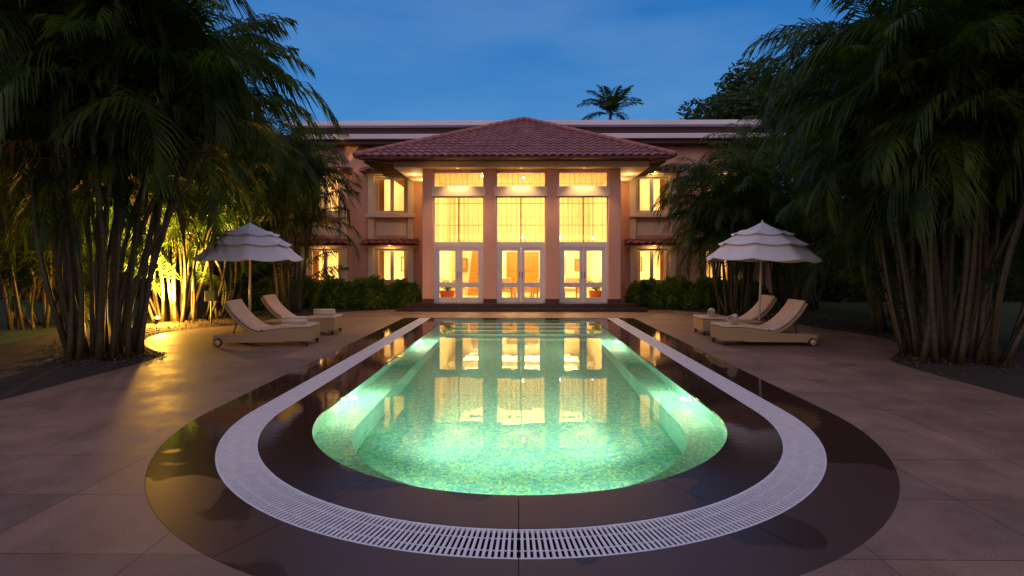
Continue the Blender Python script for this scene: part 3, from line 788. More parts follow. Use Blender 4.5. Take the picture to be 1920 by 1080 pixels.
# steps
mb = MB(); mb.box(P(742, 18.75), P(1214, 18.75), 18.75, YG + .2, .0, .125); st = mb.build('step', M['stepstone'], villa, bevel=.008)
mb = MB(); mb.box(P(764, 19.0), P(1192, 19.0), 19.05, YG + .2, .127, .27); mb.build('step', M['stepstone'], villa, bevel=.008)
# lobby
LX0, LX1, LYB = pil[0][0] + .21, pil[3][1] - .21, 26.6
mb = MB()
mb.add([(LX0, YG + .1, .27), (LX1, YG + .1, .27), (LX1, LYB, .27), (LX0, LYB, .27)], [(0, 1, 2, 3)]); mb.build('lobby_floor', M['roomfloor'], villa)
mb = MB()
mb.add([(LX0, YF + .45, .27), (LX0, LYB, .27), (LX0, LYB, 5.2), (LX0, YF + .45, 5.2)], [(0, 1, 2, 3)])
mb.add([(LX1, YF + .45, .27), (LX1, LYB, .27), (LX1, LYB, 5.2), (LX1, YF + .45, 5.2)], [(3, 2, 1, 0)])
mb.add([(LX0, LYB, .27), (LX1, LYB, .27), (LX1, LYB, 5.2), (LX0, LYB, 5.2)], [(0, 1, 2, 3)])
mb.add([(LX0, YF + .3, 5.2), (LX1, YF + .3, 5.2), (LX1, LYB, 5.2), (LX0, LYB, 5.2)], [(3, 2, 1, 0)])
mb.build('lobby_wall', M['room'], villa)
# back wall door, picture frames, cased opening
mb = MB(); mb.box(-.72, .88, LYB - .10, LYB - .02, .27, 2.28)
dd = mb.build('door', M['wood'], villa, bevel=.01)
g = MB()
for x in (-.62, .12):
    g.box(x, x + .62, LYB - .125, LYB - .10, .45, 1.2); g.box(x, x + .62, LYB - .125, LYB - .10, 1.35, 2.12)
g.build('door_panel', M['wood'], dd, bevel=.02)
frame_mb(-.86, 1.02, LYB - .08, LYB - .015, .13, 2.42, .12).build('door_frame', M['white'], villa)
# staircase rising to the back left
s_ = MB()
for k in range(13): s_.box(-2.45, -1.80, 23.8 + k * .21, 23.8 + (k + 1) * .21 + .03, .27 + k * .17, .27 + (k + 1) * .17)
stair = s_.build('staircase', M['wood'], villa)
g = MB()
for k in range(13): g.bar((-1.82, 23.9 + k * .21, .42 + k * .17), (-1.82, 23.9 + k * .21, 1.3 + k * .17), .025)
g.bar((-1.82, 23.85, 1.28), (-1.82, 26.5, 3.42), .05); g.build('banister', M['wood'], stair)
# mezzanine
mb = MB(); mb.box(LX0 + .02, LX1 - .02, 24.6, LYB - .02, 2.9, 3.08); me_ = mb.build('mezzanine', M['room'], villa)
g = MB()
for k in range(50): x = LX0 + .1 + k * (LX1 - LX0 - .2) / 49; g.box(x - .012, x + .012, 24.63, 24.655, 3.08, 3.9)
g.box(LX0 + .02, LX1 - .02, 24.61, 24.67, 3.9, 3.95); g.build('balustrade', M['rafter'], me_)
for x0_, z0_, w_, h_ in ((-3.2, 1.3, .5, .7), (1.6, 1.25, .6, .8), (2.7, 1.35, .45, .6)):
    fr_ = frame_mb(x0_, x0_ + w_, LYB - .06, LYB - .01, z0_, z0_ + h_, .045).build('picture_frame', M['wood'], villa)
    MB().box(x0_ + .045, x0_ + w_ - .045, LYB - .03, LYB - .012, z0_ + .045, z0_ + h_ - .045).build('picture', pm('abstract_print', (.55, .32, .14), (.25, .22, .16), 5, .6), fr_)
# lobby light
area('lobby_ceiling_light', (BX, 22.9, 5.15), (0, 0, 0), 5.5, 3.5, 480, WARM)
area('lobby_low_light', (BX, 22.6, 2.9), (0, 0, 0), 5.0, 2.6, 230, WARM)
area('under_mezzanine_light', (BX, 25.5, 2.85), (0, 0, 0), 5.5, 1.5, 210, WARM)
for (px, py, d) in ((904, 330, 20.0), (981, 333, 20.0), (980, 446, 20.05), (1049, 446, 20.05), (1111, 446, 20.05)):
    x = P(px, d); z = 1.75 + (493 - py) * d / F; ztop = 5.195 if z > 4 else 4.3
    l = MB().lathe([(.001, -.045), (.03, -.035), (.045, 0), (.03, .035), (.001, .045)], 14, (x, d, z)).build('pendant_lamp', M['bulb'], villa, True)
    MB().tube([(x, d, z + .04), (x, d, ztop)], .004, 6).build('cord', M['rafter'], l)
    point('pendant_glow', (x + BX, d - .1, z), 3.0, (1, .7, .35), 0)

# wing windows
def awning(x0, x1, y_wall, z_top, depth, drop, parent_name='awning'):
    mb = MB(); upv = Vector((0, depth, drop)); w = (x1 - x0) / 2
    tile_face(mb, ((x0 + x1) / 2, y_wall - depth, z_top - drop), (1, 0, 0), upv.normalized(), w, w, upv.length, 2)
    a = mb.build('awning', M['roof'], villa)
    MB().box(x0 + .03, x1 - .03, y_wall - depth + .04, y_wall, z_top - drop - .07, z_top - drop - .02).build('awning_soffit', M['brown'], a)
    return a
for x in WX:
    for up_, (z0, z1) in ((True, (ZU0, ZU1)), (False, (ZL0, ZL1))):
        a, b = x - HW, x + HW; y0 = YW + .06
        w = frame_mb(a, b, y0, y0 + .09, z0, z1, .075)
        w.box(x - .075, x + .075, y0, y0 + .09, z0 + .075, z1 - .075)
        w = w.build('window', M['white'], villa, bevel=.006)
        for (c, d) in ((a + .075, x - .075), (x + .075, b - .075)):
            MB().box(c, d, y0 + .04, y0 + .046, z0 + .075, z1 - .075).build('pane', M['glass'], w)
        curtain('curtain', a - .1, a + .24, YW + .42, z0 - .1, z1 + .15, drape, w, .08, .022)
        curtain('curtain', b - .22, b + .1, YW + .42, z0 - .1, z1 + .15, drape, w, .08, .022)
    # pilasters either side over both storeys
    for s in (-1, 1):
        xc = x + s * (HW + .20)
        MB().box(xc - .13, xc + .13, YW - .16, YW - .001, .0, 2.42).build('pilaster', M['cream'], villa, bevel=.01)
        MB().box(xc - .13, xc + .13, YW - .16, YW - .001, 2.78, 5.52).build('pilaster', M['cream'], villa, bevel=.01)
    frame_mb(x - HW - .065, x + HW + .065, YW - .05, YW - .002, ZU0 - .06, ZU1 + .06, .065).build('window_surround', M['cream'], villa)
    MB().box(x - HW - .42, x + HW + .42, YW - .30, YW - .165, 3.70, 3.86).build('sill', M['cream'], villa, bevel=.02)
    MB().box(x - HW - .066, x + HW + .066, YW - .162, YW - .003, 3.72, 3.84).build('sill', M['cream'], villa, bevel=.01)
    MB().box(x - .66, x + .66, YW - .03, YW - .003, 2.93, 3.50).build('wall_panel', M['cream'], villa, bevel=.01)
    MB().box(x - HW - .066, x + HW + .066, YW - .14, YW - .003, 2.36, 2.43).build('lintel', M['cream'], villa, bevel=.01)
    MB().box(x - HW - .36, x + HW + .36, YW - .22, YW - .003, 5.525, 5.60).build('lintel', M['cream'], villa, bevel=.01)
    awning(x - HW - .55, x + HW + .55, YW - .002, 5.90, .75, .24)
    awning(x - HW - .55, x + HW + .55, YW - .002, 2.80, .75, .24)
    for z in (5.57, 2.47):
        l = MB().lathe([(.001, -.008), (.02, -.006), (.02, 0)], 12, (x, YW - .30, z + .018)).build('awning_lamp', M['dimlens'], villa, True)
        point('awning_glow', (x + BX, YW - .40, z - .04), 7, WARM, 0)
# wing rooms
for s in (-1, 1):
    for z0, z1 in ((.3, 2.75), (3.1, 6.6)):
        x0, x1 = sorted((s * 3.9, s * (WE - .3))); y0, y1 = YW + .26, 26.2
        mb = MB(); mb.box(x0, x1, y0, y1, z0, z1)
        mb.f = [mb.f[i] for i in (0, 1, 3, 4, 5)]; mb.f = [f[::-1] for f in mb.f]
        mb.build('room_wall', M['room'], villa)
        area('room_light', ((x0 + x1) / 2 + BX, 24.3, z1 - .1), (0, 0, 0), 5.5, 1.6, 240, WARM)
    for k, x in enumerate((s * 5.3, s * 5.85)):
        frame_mb(x - .16, x + .16, 26.14, 26.19, 1.35, 2.05, .03).build('picture_frame', M['rafter'], villa)
# soffit downlights at each side of the bay
for s in (-1, 1):
    for y in (20.6, 21.9):
        l = MB().lathe([(.001, -.012), (.05, -.010), (.06, 0)], 14, (s * 4.2, y, zc - .002)).build('downlight', M['dimlens'], villa, True)
        point('downlight_glow', (s * 4.2 + BX, y, zc - .25), 11, WARM, 0)

# downlights added under the canopy front, one per bay, to warm patio and facade
for a, b in bays:
    x = (a + b) / 2
    MB().lathe([(.001, -.010), (.045, -.008), (.055, 0)], 14, (x, CY + .17, zc - .002)).build('downlight', M['dimlens'], villa, True)
    spot('added_patio_spot', (x + BX, CY + .17, zc - .03), (x + BX, 17.6, 0), 220, (1, .62, .26), 110, size=0)

# ------------------------------------------------------------------ foliage generators
def fronds(specs, name, mat, parent, rng, pairs=34, leaf=.58, width=.040, droop=1.5):
    """specs: rows of (x,y,z, azimuth, elevation, length, bend). One mesh of arching feather leaves."""
    S = np.asarray(specs, dtype=float); n = len(S); K = 15
    base = S[:, :3]; az, el, Lf, bend = S[:, 3], S[:, 4], S[:, 5], S[:, 6]
    t = np.linspace(0, 1, K)
    ang = el[:, None] - bend[:, None] * t[None, :] ** 1.25                    # pitch along the rachis
    side_w = (rng.random(n) - .5)[:, None] * .6 * t[None, :] ** 2
    azt = az[:, None] + side_w
    dx = np.cos(ang) * np.cos(azt); dy = np.cos(ang) * np.sin(azt); dz = np.sin(ang)
    D = np.stack([dx, dy, dz], -1); step = (Lf / (K - 1))[:, None, None]
    Pn = base[:, None, :] + np.concatenate([np.zeros((n, 1, 3)), np.cumsum((D[:, :-1] + D[:, 1:]) / 2 * step, 1)], 1)
    Sd = np.stack([-np.sin(azt), np.cos(azt), np.zeros_like(azt)], -1); Up = np.cross(D, Sd)
    V = []; Tq = []; off = 0
    # rachis: three sided tube
    r = (.011 * (1 - .75 * t))[None, :, None]
    ring = np.stack([Pn + Up * r, Pn - Up * r * .5 + Sd * r * .87, Pn - Up * r * .5 - Sd * r * .87], 2)   # n,K,3,3
    V.append(ring.reshape(-1, 3)); idx = np.arange(n * K * 3).reshape(n, K, 3)
    for j in range(3):
        a = idx[:, :-1, j]; b = idx[:, :-1, (j + 1) % 3]; c = idx[:, 1:, (j + 1) % 3]; d = idx[:, 1:, j]
        Tq.append(np.stack([a, b, c, d], -1).reshape(-1, 4))
    off = n * K * 3
    # leaflets
    lt = np.linspace(.13, .995, pairs)
    pos = lt * (K - 1); i0 = np.clip(pos.astype(int), 0, K - 2); fr = (pos - i0)[None, :, None]
    def at(A): return A[:, i0] * (1 - fr) + A[:, i0 + 1] * fr
    p, d, s, u = at(Pn), at(D), at(Sd), at(Up)
    prof = np.sin(PI * np.clip(lt * .93 + .10, 0, 1)) ** .6
    ll = (leaf * Lf / 2.2)[:, None] * prof[None, :]
    fa = (R(28) + R(38) * lt)[None, :, None]                                  # lean towards the tip
    for sg in (-1, 1):
        jit = rng.normal(0, .10, (n, pairs, 1)); lj = (ll * rng.uniform(.8, 1.12, ll.shape))[..., None]
        vee = R(24) * (1 - .4 * lt)[None, :, None] + jit
        dirn = d * np.sin(fa + jit * .5) + (s * sg * np.cos(vee) + u * np.sin(vee)) * np.cos(fa)
        dirn /= np.linalg.norm(dirn, axis=-1, keepdims=True)
        dr = droop * rng.uniform(.5, 1.4, (n, pairs, 1))
        down = np.array([0, 0, -1.0])
        mid = p + dirn * lj * .5 + down * dr * lj * .07
        tip = p + dirn * lj * .93 + down * dr * lj * .42
        wv = np.cross(dirn, u); wv /= np.linalg.norm(wv, axis=-1, keepdims=True) + 1e-9
        wv = d * .85 + wv * .3; wv /= np.linalg.norm(wv, axis=-1, keepdims=True) + 1e-9
        w = width * (Lf / 2.2)[:, None, None]
        q = np.stack([p - wv * w * .25, p + wv * w * .25, mid + wv * w * .5, mid - wv * w * .5, tip + wv * w * .06, tip - wv * w * .06], 2)
        m = n * pairs; V.append(q.reshape(-1, 3)); b = off + np.arange(m)[:, None] * 6
        Tq.append(b + np.array([[0, 1, 2, 3]])); Tq.append(b + np.array([[3, 2, 4, 5]])); off += m * 6
    return np_mesh(name, np.concatenate(V), np.concatenate(Tq), mat, parent)

def stem_mesh(pts, rad, parent, mat, name='stem'):
    mb = MB(); mb.tube(pts, rad, 9); n = 9; uv = []; s = rnd.random(); pv = None; k_ = rnd.uniform(.75, 1.3)
    for p in pts:
        p = Vector(p)
        if pv is not None: s += (p - pv).length * k_
        pv = p; uv += [(j / n, s) for j in range(n)]
    return mb.build(name, mat, parent, True, uv=uv)

def palm_clump(x, y, label, seed, stems, hmin, hmax, spread, lean, flen=2.4, per=10, pairs=34, group='clumping palms round the pool', low=4, bias=(0, 0), leaf=.6):
    rng = np.random.default_rng(seed)
    t = thing('palm_clump', label, 'palm', (x, y, 0), 0, group)
    specs = []
    for k in range(stems):
        a = 2 * PI * (k + rng.random() * .7) / stems; rr = spread * math.sqrt(rng.random())
        bx, by = rr * math.cos(a), rr * math.sin(a); H = hmin + (hmax - hmin) * rng.random()
        ln = lean * (.35 + .9 * rng.random()); ca, sa = math.cos(a) + bias[0], math.sin(a) + bias[1]
        pts = []; m = 12
        wob = rng.normal(0, .13, 2)
        for i in range(m + 1):
            q = i / m; out = ln * H * (q ** 1.15)
            pts.append((bx + ca * out + wob[0] * math.sin(q * 5), by + sa * out + wob[1] * math.sin(q * 4), -.05 + (H + .05) * (q - .10 * ln * q * q)))
        r0 = rng.uniform(.034, .052)
        rad = [r0 * (1.25 - .35 * min(1, i / 3)) for i in range(m + 1)]; rad[-2] = r0 * 1.05; rad[-1] = r0 * .5
        stem_mesh(pts, rad, t, M['stem'])
        tx, ty, tz = pts[-1]; az0 = rng.random() * 6.28
        for j in range(per):
            f = j / max(1, per - 1); az = az0 + j * 2.4 + rng.normal(0, .2)
            el = R(78) - R(70) * f + rng.normal(0, .10)
            specs.append((tx, ty, tz - .05 - .25 * f * rng.random(), az, el, flen * rng.uniform(.75, 1.1), R(95) + R(30) * f + rng.normal(0, .2)))
    for k in range(low):                               # suckers from the base
        a = rng.random() * 2 * PI; specs.append((spread * .6 * math.cos(a), spread * .6 * math.sin(a), .15 + rng.random() * 1.4, a + rng.normal(0, .4), R(72), flen * rng.uniform(.8, 1.05), R(75)))
    fronds(specs, 'crown', M['palm'], t, rng, pairs, leaf)
    dry = [specs[i] for i in rng.choice(len(specs) - low, max(3, stems // 3), replace=False)]
    fronds([(q[0], q[1], q[2] - .25, q[3] + 1.1, R(12) + rng.normal(0, .2), q[5] * .75, R(85)) for q in dry], 'dead_fronds', M['drypalm'], t, rng, 22, leaf * .8, .035, 2.2)
    return t

palm_clump(-7.65, 9.6, 'tall many-stemmed palm clump at the left edge of the paving, nearest the camera', 11, 30, 3.4, 6.6, .62, .22, 2.7, 12, 44, low=0, bias=(.36, -.05))
palm_clump(-10.15, 15.6, 'palm clump on the left lit yellow from below by a garden spotlight', 12, 24, 2.2, 6.0, .75, .17, 2.4, 9, 28)
palm_clump(-9.4, 16.6, 'slim palm clump on the left behind the sunshade', 13, 6, 2.6, 4.8, .3, .12, 2.2, 9, 28)
palm_clump(-7.8, 17.7, 'palm clump behind the rear left lounger, in front of the pink wall', 14, 15, 3.0, 5.6, .45, .13, 2.4, 10, 30)
palm_clump(-11.2, 9.6, 'dark palm clump at the far left, beyond the nearest one', 15, 20, 2.2, 6.5, .8, .18, 2.6, 10, 26)
palm_clump(-13.4, 14.6, 'palm clump on the left lawn behind the spotlit one', 16, 16, 1.6, 7.0, .8, .18, 2.6, 11, 26, low=12)
palm_clump(-11.5, 20.5, 'palm clump at the left corner of the villa', 17, 18, 3.0, 6.8, .8, .18, 2.6, 10, 24)
palm_clump(7.75, 9.5, 'tall many-stemmed palm clump at the right edge of the paving, nearest the camera', 21, 32, 2.7, 6.5, .75, .18, 2.6, 12, 44, bias=(.36, 0))
palm_clump(9.7, 13.0, 'dark palm clump on the right between the nearest clump and the sunshade', 22, 28, 2.1, 7.5, .8, .16, 2.7, 11, 28)
palm_clump(7.25, 17.7, 'palm clump with fanned bare stems behind the right sunshade', 23, 20, 2.5, 4.9, .45, .17, 2.5, 12, 32)
palm_clump(11.6, 10.3, 'dark palm clump at the far right edge of the picture', 24, 20, 2.2, 6.5, .8, .18, 2.6, 10, 24)
palm_clump(12.4, 16.4, 'palm clump at the back of the right lawn', 25, 20, 2.4, 7.0, .8, .18, 2.7, 10, 24)
palm_clump(10.8, 20.5, 'palm clump at the right corner of the villa', 26, 18, 3.0, 6.8, .8, .18, 2.6, 10, 24)

def coconut(x, y, h, label, seed, flen=3.4, n=18):
    rng = np.random.default_rng(seed); t = thing('coconut_palm', label, 'palm', (x, y, 0), 0)
    pts = [(.5 * math.sin(q * 1.3), 0, h * q) for q in np.linspace(0, 1, 10)]
    stem_mesh(pts, [.2 - .08 * q for q in np.linspace(0, 1, 10)], t, M['bark'], 'trunk')
    specs = [(pts[-1][0], 0, h - .1, k * 2.4 + rng.normal(0, .15), R(88) - R(70) * k / n, flen * rng.uniform(.85, 1.1), R(45) + R(40) * rng.random()) for k in range(n)]
    fronds(specs, 'crown', M['tree'], t, rng, 34, .62, .08, .8)
coconut(7.2, 44, 14.2, 'tall coconut palm rising behind the villa roof', 31)
coconut(5.0, 52, 13.2, 'small palm crown just showing over the villa roof, left of the tall one', 32, 2.2, 12)

def leaf_cloud(blobs, n, size, rng):
    """leaf quads scattered in ellipsoid blobs (cx,cy,cz,rx,ry,rz)"""
    B = np.asarray(blobs, dtype=float); vol = B[:, 3] * B[:, 4] * B[:, 5]; k = rng.choice(len(B), n, p=vol / vol.sum())
    d = rng.normal(size=(n, 3)); d /= np.linalg.norm(d, axis=1, keepdims=True); r = rng.random(n) ** .38
    c = B[k, :3] + d * r[:, None] * B[k, 3:6]
    a = rng.normal(size=(n, 3)); a[:, 2] *= .6; a /= np.linalg.norm(a, axis=1, keepdims=True)
    b = np.cross(a, rng.normal(size=(n, 3))); b /= np.linalg.norm(b, axis=1, keepdims=True)
    s = (size * rng.uniform(.6, 1.3, n))[:, None]
    V = np.stack([c - a * s, c + b * s * .38, c + a * s, c - b * s * .38], 1).reshape(-1, 3)
    return V, np.arange(4 * n).reshape(n, 4)
def tree(x, y, h, rad, label, seed, n=9000, size=.20, group='trees beyond the garden', lean=0):
    rng = np.random.default_rng(seed); t = thing('tree', label, 'tree', (x, y, 0), 0, group)
    tr = MB(); top = h - rad * 1.1
    tr.tube([(0, 0, -.2), (.1, 0, top * .4), (0, .1, top * .75), (lean * .3, 0, top)], [.38, .30, .24, .16], 10)
    blobs = []
    for k in range(16):
        a = rng.random() * 2 * PI; e_ = rng.random() * 1.2 - .15; rr = rad * rng.uniform(.55, .95)
        c = (rr * math.cos(a) * math.cos(e_) + lean, rr * math.sin(a) * math.cos(e_), h - rad + rr * math.sin(e_) * .9)
        q = rad * rng.uniform(.26, .46); blobs.append((*c, q, q, q * .8))
        tr.tube([(0, 0, top * .7), (c[0] * .45, c[1] * .45, (top * .75 + c[2]) / 2), c], [.13, .08, .03], 7)
    blobs.append((lean, 0, h - rad, rad * .6, rad * .6, rad * .6))
    tr.build('trunk', M['bark'], t, True)
    V, T = leaf_cloud(blobs, n, size, rng); np_mesh('crown', V, T, M['tree'], t)
tree(18.0, 31, 16.6, 6.4, 'big round broadleaf tree beyond the villa on the right, against the sky', 41, 26000, .20)
tree(12.9, 33, 12.9, 3.3, 'low leafy tree just right of the villa roof, left of the big round tree', 42, 8000, .18)
for k, (x, y, h, r_, w) in enumerate(((20, 26, 14, 5, 'behind the right lawn, tallest of the trees there'), (19, 16, 10, 4.5, 'beside the right lawn, near the frame edge'), (-16, 29, 10, 4.5, 'behind the left lawn, near the villa'),
                                      (-22, 24, 13, 5.5, 'behind the left lawn, in its middle'), (-21, 14, 12, 5, 'beside the left lawn, near the frame edge'), (-28, 34, 14, 6, 'far behind the left lawn'), (26, 36, 15, 6, 'far behind the right lawn'))):
    tree(x, y, h, r_, 'dark broadleaf tree ' + w, 50 + k, 9000, .30)
def far_hedge(x0, x1, y, h, label, seed):
    rng = np.random.default_rng(seed); t = thing('hedge', label, 'hedge', ((x0 + x1) / 2, y, 0), 0)
    w = abs(x1 - x0) / 2
    V, T = leaf_cloud([(q, rng.normal() * .5, h * .45, 2.0, 1.2, h * rng.uniform(.5, .62)) for q in np.linspace(-w, w, int(w) + 2)], 26000, .22, rng)
    np_mesh('foliage', V, T, M['tree'], t)
    MB().box(-w, w, -.15, .15, 0, h * .6).build('stem', M['bark'], t)
far_hedge(-40, -12, 26, 6.0, 'dark hedge closing the left lawn', 61)
far_hedge(11.5, 40, 25, 6.0, 'dark hedge closing the right lawn', 62)

# shrubs in front of the wings
def shrub(x, y, rx, ry, h, label, seed, n=1500):
    rng = np.random.default_rng(seed); t = thing('shrub', label, 'shrub', (x, y, 0), 0, 'shrubs in front of the villa')
    st = MB()
    for k in range(9):
        a = rng.random() * 6.28; q = rng.uniform(.3, .8)
        st.tube([(.1 * math.cos(a), .1 * math.sin(a), -.03), (q * rx * .6 * math.cos(a), q * ry * .6 * math.sin(a), h * .45), (q * rx * math.cos(a), q * ry * math.sin(a), h * .8)], [.02, .014, .006], 5)
    st.build('stems', M['bark'], t)
    d = rng.normal(size=(n, 3)); d[:, 2] = np.abs(d[:, 2]) * .9; d /= np.linalg.norm(d, axis=1, keepdims=True)
    r = rng.uniform(.55, 1.0, n) ** .6; lump = 1 + .13 * np.sin(d[:, 0] * 7 + seed) * np.cos(d[:, 1] * 6 + seed * 2)
    c = d * (r * lump)[:, None] * np.array([rx, ry, h * .86]); c[:, 2] = np.clip(c[:, 2], .05, None)
    # each shoot tip carries a small rosette of lance leaves
    Vs = []; K = 7
    for j in range(K):
        a = d * .8 + rng.normal(0, .6, (n, 3)) + np.array([0, 0, .55]); a /= np.linalg.norm(a, axis=1, keepdims=True)
        b = np.cross(a, rng.normal(size=(n, 3))); b /= np.linalg.norm(b, axis=1, keepdims=True)
        s = rng.uniform(.12, .27, n)[:, None]; dn = np.array([0, 0, -1.0])
        Vs.append(np.stack([c, c + a * s * .5 + b * s * .11, c + a * s * 1.0 + dn * s * .18, c + a * s * .5 - b * s * .11], 1))
    V = np.concatenate(Vs).reshape(-1, 3)
    np_mesh('foliage', V, np.arange(len(V)).reshape(-1, 4), M['shrub'], t)
for k, (x, y, rx, ry, h, w) in enumerate((
        (-4.55, 20.35, .75, .7, 1.15, 'in the left row, right beside the entrance steps'), (-5.75, 20.2, .85, .8, 1.30, 'in the left row under the nearest pink wing window'),
        (-7.1, 20.2, .9, .9, 1.25, 'in the left row between the two wing windows'), (-8.5, 20.4, .95, .9, 1.25, 'in the left row below the outer window'), (-9.9, 20.5, 1.0, .9, 1.1, 'at the outer end of the left row'),
        (4.95, 20.45, .75, .7, 1.15, 'in the right row, right beside the entrance steps'), (6.1, 20.3, .85, .8, 1.30, 'in the right row under the nearest pink wing window'),
        (7.4, 20.3, .9, .9, 1.30, 'in the right row between the two wing windows'), (8.8, 20.5, .95, .9, 1.15, 'at the outer end of the right row'))):
    shrub(x, y, rx, ry, h, 'dense green shrub with narrow leaves ' + w, 70 + k)

# indoor pots
def potted(x, y, label, seed):
    rng = np.random.default_rng(seed); t = thing('potted_plant', label, 'potted plant', (x, y, .27), 0, 'potted plants inside the lobby')
    MB().lathe([(.001, .002), (.20, .002), (.28, .16), (.30, .34), (.32, .36), (.32, .39), (.27, .39), (.25, .33), (.001, .32)], 22).build('pot', M['terracotta'], t, True)
    fronds([(0, 0, .34, k * 2.4, R(80) - R(40) * k / 14, .95 * rng.uniform(.7, 1.1), R(80)) for k in range(14)], 'foliage', M['plant'], t, rng, 14, .7, .07)
potted(P(838, 20.5) + BX, 20.6, 'leafy plant in a terracotta pot behind the left glass door', 90)
potted(P(1119, 20.5) + BX, 20.6, 'leafy plant in a terracotta pot behind the right glass door', 91)
def armchair(x, y, rz, label):
    t = thing('armchair', label, 'armchair', (x, y, .27), rz, 'armchairs in the lobby')
    MB().box(-.32, .32, -.3, .3, .28, .44).build('seat', M['cushion'], t, bevel=.04)
    MB().box(-.32, .32, .2, .32, .44, .86).build('backrest', M['cushion'], t, bevel=.04)
    for s in (-1, 1):
        MB().box(s * .36 - .04, s * .36 + .04, -.3, .3, .2, .6).build('armrest', M['wood'], t, bevel=.015)
        for q in (-1, 1): MB().box(s * .34 - .025, s * .34 + .025, q * .26 - .025, q * .26 + .025, 0, .28).build('leg', M['wood'], t)
armchair(-1.25, 21.9, .4, 'armchair behind the left door, next to the staircase')
armchair(-.55, 22.1, PI - .3, 'armchair behind the left leaf of the middle door')
armchair(.95, 22.1, PI + .5, 'armchair behind the right leaf of the middle door')
armchair(2.2, 22.3, -.4, 'armchair behind the right door, left of the potted plant')
t = thing('coffee_table', 'low wooden table between the armchairs in the lobby', 'table', (.2, 22.9, .27))
MB().box(-.5, .5, -.3, .3, .40, .44).build('tabletop', M['wood'], t, bevel=.01)
for sx in (-1, 1):
    for sy in (-1, 1): MB().box(sx * .44 - .025, sx * .44 + .025, sy * .25 - .025, sy * .25 + .025, 0, .40).build('leg', M['wood'], t)

# ------------------------------------------------------------------ loungers
def make_lounger():
    t = thing('sun_lounger', 'x', 'sun lounger', group='wicker sun loungers beside the pool')
    W = .34
    prof = [(0, .11), (0, .385), (.55, .375), (.85, .33), (1.10, .29), (1.45, .262), (1.92, .250), (2.0, .225), (2.0, .12), (1.80, .075), (.55, .085), (.42, .11)]
    MB().prism(prof, -W, W).build('frame', M['wicker'], t, bevel=.012)
    # cushion: path in x,z with thickness
    path = catmull([(-.01, 0, .392), (.45, 0, .385), (.80, 0, .345), (1.02, 0, .315), (1.20, 0, .355), (1.44, 0, .52), (1.64, 0, .735), (1.77, 0, .935)], 5)
    def slab(pts, th, y0, y1):
        mb = MB(); n = len(pts); top = []; bot = []
        for i, p in enumerate(pts):
            d = (pts[min(i + 1, n - 1)] - pts[max(i - 1, 0)]).normalized(); nn = Vector((-d.z, 0, d.x)); top.append(p + nn * th); bot.append(p)
        mb.prism([(p.x, p.z) for p in bot] + [(p.x, p.z) for p in reversed(top)], y0, y1); return mb
    k = 14
    slab(path[:k + 1], .055, -W + .03, W - .03).build('seat_cushion', M['cushion'], t, bevel=.018)
    slab(path[k + 1:], .055, -W + .03, W - .03).build('back_cushion', M['cushion'], t, bevel=.018)
    br = [p + Vector((.006, 0, -.004)) for p in path[k:]]
    bp = [Vector((p.x + .033, 0, p.z - .052)) for p in path[k + 1:]]
    slab(bp, .048, -W, W).build('backrest', M['wicker'], t, bevel=.01)
    for s in (-1, 1): MB().bar((1.62, s * .26, .22), (1.50, s * .26, .60), .02).build('backrest_support', M['darkmetal'], t)
    for s in (-1, 1):
        MB().box(.03, .075, s * (W - .03) - .022, s * (W - .03) + .022, 0, .12).build('leg', M['darkmetal'], t, bevel=.004)
        w = MB().lathe([(.045, -.022), (.082, -.022), (.088, -.012), (.088, .012), (.082, .022), (.045, .022), (.045, -.022)], 24, (1.88, s * (W + .03), .088), 'y').build('wheel', M['tire'], t, True)
        MB().lathe([(.001, -.024), (.062, -.026), (.064, 0), (.062, .026), (.001, .024)], 24, (1.88, s * (W + .03), .088), 'y').build('hub', M['hub'], w, True)
        MB().bar((.05, s * (W - .05), .03), (.18, s * (W - .05), .11), .016).build('brace', M['darkmetal'], t)
    return t
lg = make_lounger()
spots = ((-4.40, 11.25, PI + .02, 'wicker sun lounger on the left nearest the pool front, its wheel towards the spotlit palms'),
         (-4.50, 13.05, PI + .02, 'rear wicker sun lounger on the left, half hidden behind the front one'),
         (4.28, 11.4, .02, 'front wicker sun lounger on the right, before the sunshade pole'),
         (4.42, 13.0, .0, 'rear wicker sun lounger on the right, half hidden behind the sunshade pole'))
for i, (x, y, rz, lb) in enumerate(spots):
    o = lg if i == 0 else copy_tree(lg)
    o.location = (x, y, 0); o.rotation_euler = (0, 0, rz); o['label'] = lb
    tag(o, lb, 'sun lounger', 'wicker sun loungers beside the pool')
def rolled_towel(x, y, rz, label, length=.46, r=.092):
    t = thing('rolled_towel', label, 'towel', (x, y, .442), rz, 'rolled towels on the loungers')
    mb = MB(); m = 64; th = .010; turns = 3.4; prof = []
    for i in range(m + 1):
        a = turns * 2 * PI * i / m; rr = .008 + (r - .008) * i / m; prof.append((rr * math.cos(a), r + .003 + rr * math.sin(a), rr, a))
    b = []
    for x0 in (-length / 2, length / 2):
        for (py, pz, rr, a) in prof: mb.v.append((x0, py, pz))
        for (py, pz, rr, a) in prof: mb.v.append((x0, py - th * math.cos(a), pz - th * math.sin(a)))
    q = m + 1
    for i in range(m):
        mb.f += [(i, i + 1, 2 * q + i + 1, 2 * q + i), (q + i + 1, q + i, 3 * q + i, 3 * q + i + 1), (i, q + i, q + i + 1, i + 1), (2 * q + i, 2 * q + i + 1, 3 * q + i + 1, 3 * q + i)]
    mb.build('towel', M['towel'], t, True)
rolled_towel(-4.78, 11.12, .18, 'rolled towel on the foot of the front left lounger', .50, .085)
rolled_towel(-4.82, 12.95, .05, 'rolled towel on the foot of the rear left lounger', .50, .085)
rolled_towel(4.60, 11.3, 1.05, 'rolled towel on the foot of the front right lounger', .44, .10)
